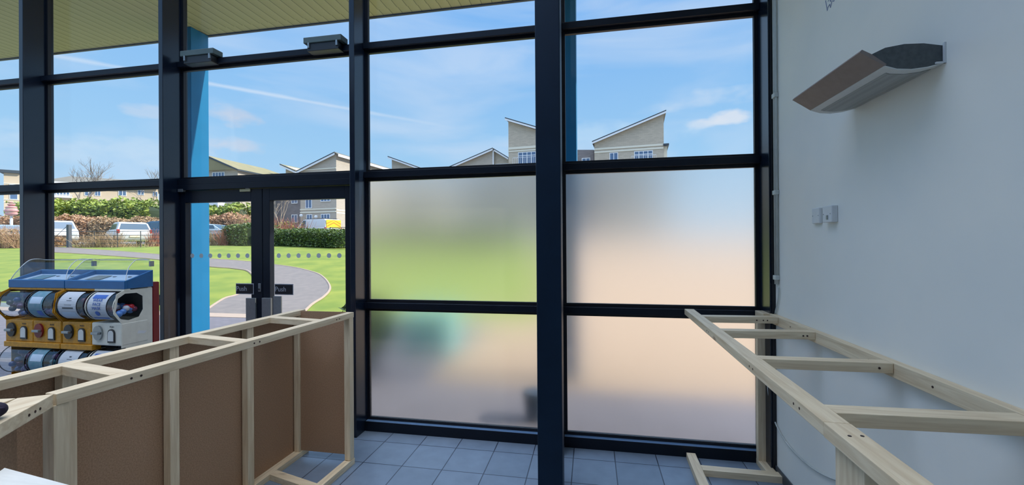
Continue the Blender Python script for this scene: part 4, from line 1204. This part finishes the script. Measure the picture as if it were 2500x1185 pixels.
# pink swirl sign on a white post
x, y = xy(28, 34)
t = empty('swirl_sign', (x, y, zg(x, y)), label='pink ice cream swirl shaped sign on a white post at the far left', cat='sign')
M['pink'] = mat('pink_swirl', (.62, .24, .24), .5, nscale=4, col2=(.70, .40, .36)); M['creamsw'] = mat('cream_swirl', (.75, .62, .48), .5)
MB().tube([(0, 0, 0), (0, 0, 2.0)], .09, 10).build('post', 'upvc', t)
hb = (EYE - zg(x, y)) + (598 - 518) * 34 / 1028.9
for i, (rr_, zz_) in enumerate(((.56, .0), (.62, .24), (.50, .50), (.34, .74), (.18, .92))):
    o = MB(); o.ball((0, 0, hb + zz_), rr_, (1, .5, .30), 3); o.build('swirl_layer', 'pink', t, True)
for zz_ in (.14, .40):
    o = MB(); o.ball((0, 0, hb + zz_ - .02), .52, (1, .5, .16), 3); o.build('cream_layer', 'creamsw', t, True)
MB().tube([(0, 0, 1.9), (0, 0, hb)], .07, 8).build('post_neck', 'upvc', t)

# ---------------------------------------------------------------- vehicles
def paint(n, c): return mat(n, c, .25, noise=.02, spec=.7)
M['car_white'] = paint('white_car_paint', (.62, .63, .64)); M['car_blue'] = paint('dark_blue_car_paint', (.05, .12, .20)); M['car_silver'] = paint('silver_blue_car_paint', (.28, .36, .42))
M['car_glass'] = mat('car_glass', (.05, .09, .13), .08, spec=.9); M['tyre'] = mat('tyre', (.02, .02, .022), .8); M['lamp_red'] = mat('tail_lamp', (.38, .03, .025), .25); M['lamp_w'] = mat('head_lamp', (.6, .65, .7), .15)
M['hub'] = mat('wheel_silver', (.4, .41, .42), .35, metal=.5)


def car(name, px, Zc, heading, paint_, label, kind='hatch'):
    """profile in local x (front = +x), length along x"""
    x, y = xy(px, Zc); root = empty(name, (x, y, zg(x, y) + .0), math.radians(heading), label=label, cat='van' if kind == 'van' else 'car')
    if kind == 'hatch': Ln, Wd, Ht = 4.1, 1.72, 1.50; low = [(-2.0, .35), (-2.05, .62), (-2.0, .95), (1.05, .98), (1.75, .88), (2.02, .70), (2.05, .42), (1.95, .25), (-1.9, .25)]; cab = [(-1.96, .94), (-1.72, 1.40), (-1.2, 1.49), (.0, 1.50), (.35, 1.44), (1.10, .95)]; wb_ = (-1.25, 1.30)
    elif kind == 'mpv': Ln, Wd, Ht = 4.6, 1.84, 1.72; low = [(-2.25, .35), (-2.3, .8), (-2.25, 1.02), (1.30, 1.08), (1.95, .96), (2.28, .74), (2.32, .42), (2.2, .25), (-2.2, .25)]; cab = [(-2.2, 1.0), (-1.95, 1.62), (-1.4, 1.72), (.2, 1.71), (.55, 1.63), (1.55, 1.05)]; wb_ = (-1.4, 1.45)
    elif kind == 'saloon': Ln, Wd, Ht = 4.4, 1.75, 1.45; low = [(-2.2, .35), (-2.22, .9), (-1.9, 1.0), (1.1, .96), (1.85, .86), (2.18, .66), (2.2, .4), (2.1, .25), (-2.1, .25)]; cab = [(-1.9, .97), (-1.2, 1.38), (-.6, 1.45), (.1, 1.44), (.4, 1.38), (1.15, .94)]; wb_ = (-1.35, 1.38)
    else: Ln, Wd, Ht = 5.0, 1.90, 1.95; low = [(-2.45, .4), (-2.5, 1.1), (-2.45, 1.12), (1.30, 1.14), (2.10, 1.02), (2.42, .80), (2.48, .45), (2.35, .28), (-2.4, .28)]; cab = [(-2.46, 1.08), (-2.38, 1.86), (-2.2, 1.95), (.45, 1.96), (.75, 1.90), (1.65, 1.12)]; wb_ = (-1.5, 1.55)
    hw = Wd / 2
    b = MB(); b.prism([(px_, -hw, z) for px_, z in low], (0, Wd, 0))
    bmesh.ops.bevel(b.bm, geom=[e for e in b.bm.edges], offset=.07, segments=3, affect='EDGES', profile=.6)
    body = b.build('body', paint_, root, True)
    b = MB(); ins = .17 if kind != 'van' else .08; zb_ = cab[0][1]; zt_ = max(z for _, z in cab)
    def yy(z): return hw - .03 - ins * (z - zb_) / (zt_ - zb_)
    L_ = [b.bm.verts.new((px_, -yy(z), z)) for px_, z in cab]; R2 = [b.bm.verts.new((px_, yy(z), z)) for px_, z in cab]
    b.bm.faces.new(L_); b.bm.faces.new(list(reversed(R2))); n = len(cab)
    for i in range(n): b.bm.faces.new((L_[i], R2[i], R2[(i + 1) % n], L_[(i + 1) % n]))
    bmesh.ops.recalc_face_normals(b.bm, faces=b.bm.faces)
    bmesh.ops.bevel(b.bm, geom=[e for e in b.bm.edges], offset=.045, segments=3, affect='EDGES', profile=.6)
    b.build('cabin', paint_, root, True)
    # windscreens: slightly proud panels on the sloping ends
    def slope_glass(p, q, nm, s0=.12, s1=.88):
        (xa, za), (xb, zb2) = p, q; nx, nz = (zb2 - za), -(xb - xa); l = math.hypot(nx, nz); nx, nz = nx / l, nz / l
        if (xa + xb) / 2 * nx < 0: nx, nz = -nx, -nz
        pa = (xa + (xb - xa) * s0, za + (zb2 - za) * s0); pb = (xa + (xb - xa) * s1, za + (zb2 - za) * s1); b = MB(); e = .012
        vs = []
        for o_ in (-.004, e):
            for (xx, zz2) in (pa, pb):
                w_ = yy(zz2) - .09
                vs += [(xx + nx * o_, -w_, zz2 + nz * o_), (xx + nx * o_, w_, zz2 + nz * o_)]
        b.hexa([vs[0], vs[1], vs[3], vs[2], vs[4], vs[5], vs[7], vs[6]]); b.build(nm, 'car_glass', root)
    if kind != 'van': slope_glass(cab[0], cab[1], 'rear_window', .12, .92)
    slope_glass(cab[-1], cab[-2], 'windscreen', .06, .92)
    # side windows
    if kind == 'van': wins = [(.35, 1.15)]
    elif kind == 'mpv': wins = [(-1.75, -1.05), (-.98, .0), (.07, 1.0)]
    else: wins = [(-1.45, -.85), (-.78, .0), (.06, .72)]
    for (xa, xb) in wins:
        for sg in (-1, 1):
            z0_, z1_ = zb_ + .09, zt_ - .12; b = MB(); o1_ = .0; e = .012
            fr_ = xb > .5; bk = xa < -1.3
            xt0 = xa + (.18 if bk else 0); xt1 = xb - (.45 if fr_ else 0)
            pts = [(xa, z0_), (xb, z0_), (xt1, z1_), (xt0, z1_)]
            b.hexa([(x_, sg * (yy(z) - .004), z) for x_, z in pts] + [(x_, sg * (yy(z) + e), z) for x_, z in pts]); b.build('side_window', 'car_glass', root)
    for wx in wb_:
        for sg in (-1, 1):
            b = MB(); b.tube([(wx, sg * (hw - .20), .32), (wx, sg * (hw + .012), .32)], .32, 20); w_ = b.build('wheel', 'tyre', root)
            b = MB(); b.tube([(wx, sg * (hw + .012), .32), (wx, sg * (hw + .02), .32)], .20, 14); b.build('hub_cap', 'hub', w_)
    xr = low[1][0]
    for sg in (-1, 1):
        MB().box(xr - .012, xr + .14, sg * hw - .02 * (1 if sg > 0 else -1) - (.13 if sg > 0 else 0), sg * hw + .006 * sg + (.13 if sg < 0 else 0), .76, 1.00 if kind != 'van' else 1.15, .02).build('tail_lamp', 'lamp_red', root)
        MB().box(low[5][0] - .30, low[5][0] + .02, min(sg * (hw - .06), sg * (hw - .45)), max(sg * (hw - .06), sg * (hw - .45)), .62, .80, .03).build('head_lamp', 'lamp_w', root)
    MB().box(low[5][0] - .02, low[5][0] + .055, -.45, .45, .42, .60, .01).build('grille', 'tyre', root)
    MB().box(xr - .03, xr + .01, -.26, .26, .50, .62, .004).build('number_plate', 'signface' if False else 'creamsw', root)
    if kind == 'van':
        M['chev_y'] = mat('yellow_reflective', (.75, .60, .02), .5); M['chev_r'] = mat('orange_reflective', (.72, .25, .02), .5)
        bk = MB().box(-2.50, -2.475, -.82, .82, 1.10, 1.86, .004).build('rear_doors', 'chev_y', root)
        for k in range(-1, 4):
            for sg in (-1, 1):
                za = 1.0 + k * .27; lo_, hi_ = 1.10, 1.86
                b = MB(); p = [(.0, za), (.0, za + .12), (sg * .80, za - .38 + .12), (sg * .80, za - .38)]
                p = [(y_, min(hi_, max(lo_, z_))) for y_, z_ in p]
                if len({(round(a2, 3), round(b2, 3)) for a2, b2 in p}) < 4: continue
                b.prism([(-2.512, y_, z_) for y_, z_ in p], (.010, 0, 0)); b.build('chevron', 'chev_r', bk)
        MB().box(-2.1, .6, -.75, .75, 1.985, 2.02, .01).build('roof_rack', 'tyre', root)
        for xx in (-2.0, -.8, .4): MB().box(xx, xx + .05, -.7, .7, 1.95, 2.0).build('roof_bar', 'tyre', root)
    return root


car('car', 313, 28.0, 152, 'car_white', 'white hatchback seen from behind, parked beyond the railings', 'hatch')
car('car', 142, 30.5, -30, 'car_white', 'white people carrier facing right beyond the gate', 'mpv')
car('car', 394, 35, 172, 'car_blue', 'dark blue car parked behind the white hatchback', 'mpv')
car('car', 12, 30.5, -20, 'car_silver', 'silver blue car behind the stems at the far left', 'saloon')
car('car', 498, 33, 190, 'car_silver', 'silver blue car just right of the blue column, behind dry stems', 'saloon')
car('van', 772, 41.0, 163, 'car_white', 'white van with yellow and orange chevrons on its rear doors', 'van')

# ---------------------------------------------------------------- railings and gate
M['iron'] = mat('black_iron', (.05, .055, .06), .6); M['galv'] = mat('galvanised_rail', (.36, .38, .38), .5)


def railing(name, pa, pb, h, rails, step, m, label, r=.016, pr_=.022, bars=0):
    a = Vector((*pa, 0)); b_ = Vector((*pb, 0)); L_ = (b_ - a).length; d = (b_ - a).normalized(); mid = (a + b_) / 2
    root = empty(name, (mid.x, mid.y, zg(mid.x, mid.y)), label=label, cat='railing'); base = root.location
    n = max(1, int(L_ / step))
    for i in range(n + 1):
        p = a + d * (L_ * i / n); z = zg(p.x, p.y); o = MB(); o.tube([Vector((p.x, p.y, z - .1)) - base, Vector((p.x, p.y, z + h)) - base], pr_, 6); o.build('post', m, root)
    for k in rails:
        o = MB(); o.tube([Vector(((a + d * L_ * i / n).x, (a + d * L_ * i / n).y, zg((a + d * L_ * i / n).x, (a + d * L_ * i / n).y) + h * k)) - base for i in range(n + 1)], r, 5); o.build('rail', m, root)
    if bars:
        o = MB()
        for i in range(bars):
            p = a + d * (L_ * (i + .5) / bars); z = zg(p.x, p.y); o.tube([Vector((p.x, p.y, z + .08)) - base, Vector((p.x, p.y, z + h - .03)) - base], .010, 4)
        o.build('bars', m, root)
    return root


railing('estate_railing', xy(174, 25.2), xy(400, 25.2), .98, (.25, .5, .74, .98), 1.35, 'iron', 'black four rail estate railing in front of the white hatchback')
railing('estate_railing', xy(-40, 25.4), xy(60, 25.3), .98, (.25, .5, .74, .98), 1.6, 'iron', 'black estate railing at the far left of the lawn')
railing('estate_railing', xy(440, 26.6), xy(570, 27.2), .95, (.25, .5, .74, .98), 1.5, 'iron', 'black estate railing behind the red stemmed shrub')
railing('hoop_railing', xy(742, 29.5), xy(806, 29), 1.05, (.98,), 1.1, 'galv', 'pale metal hoop railing in front of the white van', .022, .026, 0)
railing('bar_railing', xy(806, 29), xy(900, 28.5), 1.12, (.1, .98), 1.6, 'iron', 'black vertical bar railing right of the white van', .018, .024, 34)
x, y = xy(169, 25.0)
t = MB().box(-.085, .085, -.085, .085, -.1, 1.38, .01).build('gate_post', mat('dark_timber_post', (.10, .11, .13), .8)); t.location = (x, y, zg(x, y)); tag(t, 'thick dark gate post standing at the end of the path', 'post')
ga, gb = Vector((*xy(112, 25.2), 0)), Vector((*xy(163, 25.1), 0)); z0 = zg(gb.x, gb.y)
t = empty('field_gate', (gb.x, gb.y, z0), label='black metal gate with diagonal braces left of the dark gate post', cat='gate')
o = MB()
for k in (.12, .40, .68, .98): o.tube([ga - gb + Vector((0, 0, k)), Vector((0, 0, k))], .016, 5)
o.build('rails', 'iron', t)
o = MB(); o.tube([ga - gb + Vector((0, 0, .12)), Vector((0, 0, 1.28))], .013, 5).tube([(ga - gb) * .75 + Vector((0, 0, .68)), Vector((0, 0, .14))], .013, 5); o.build('brace', 'iron', t)
o = MB(); o.tube([(0, 0, .0), (0, 0, 1.25)], .022, 6); o.build('upright', 'galv', t)
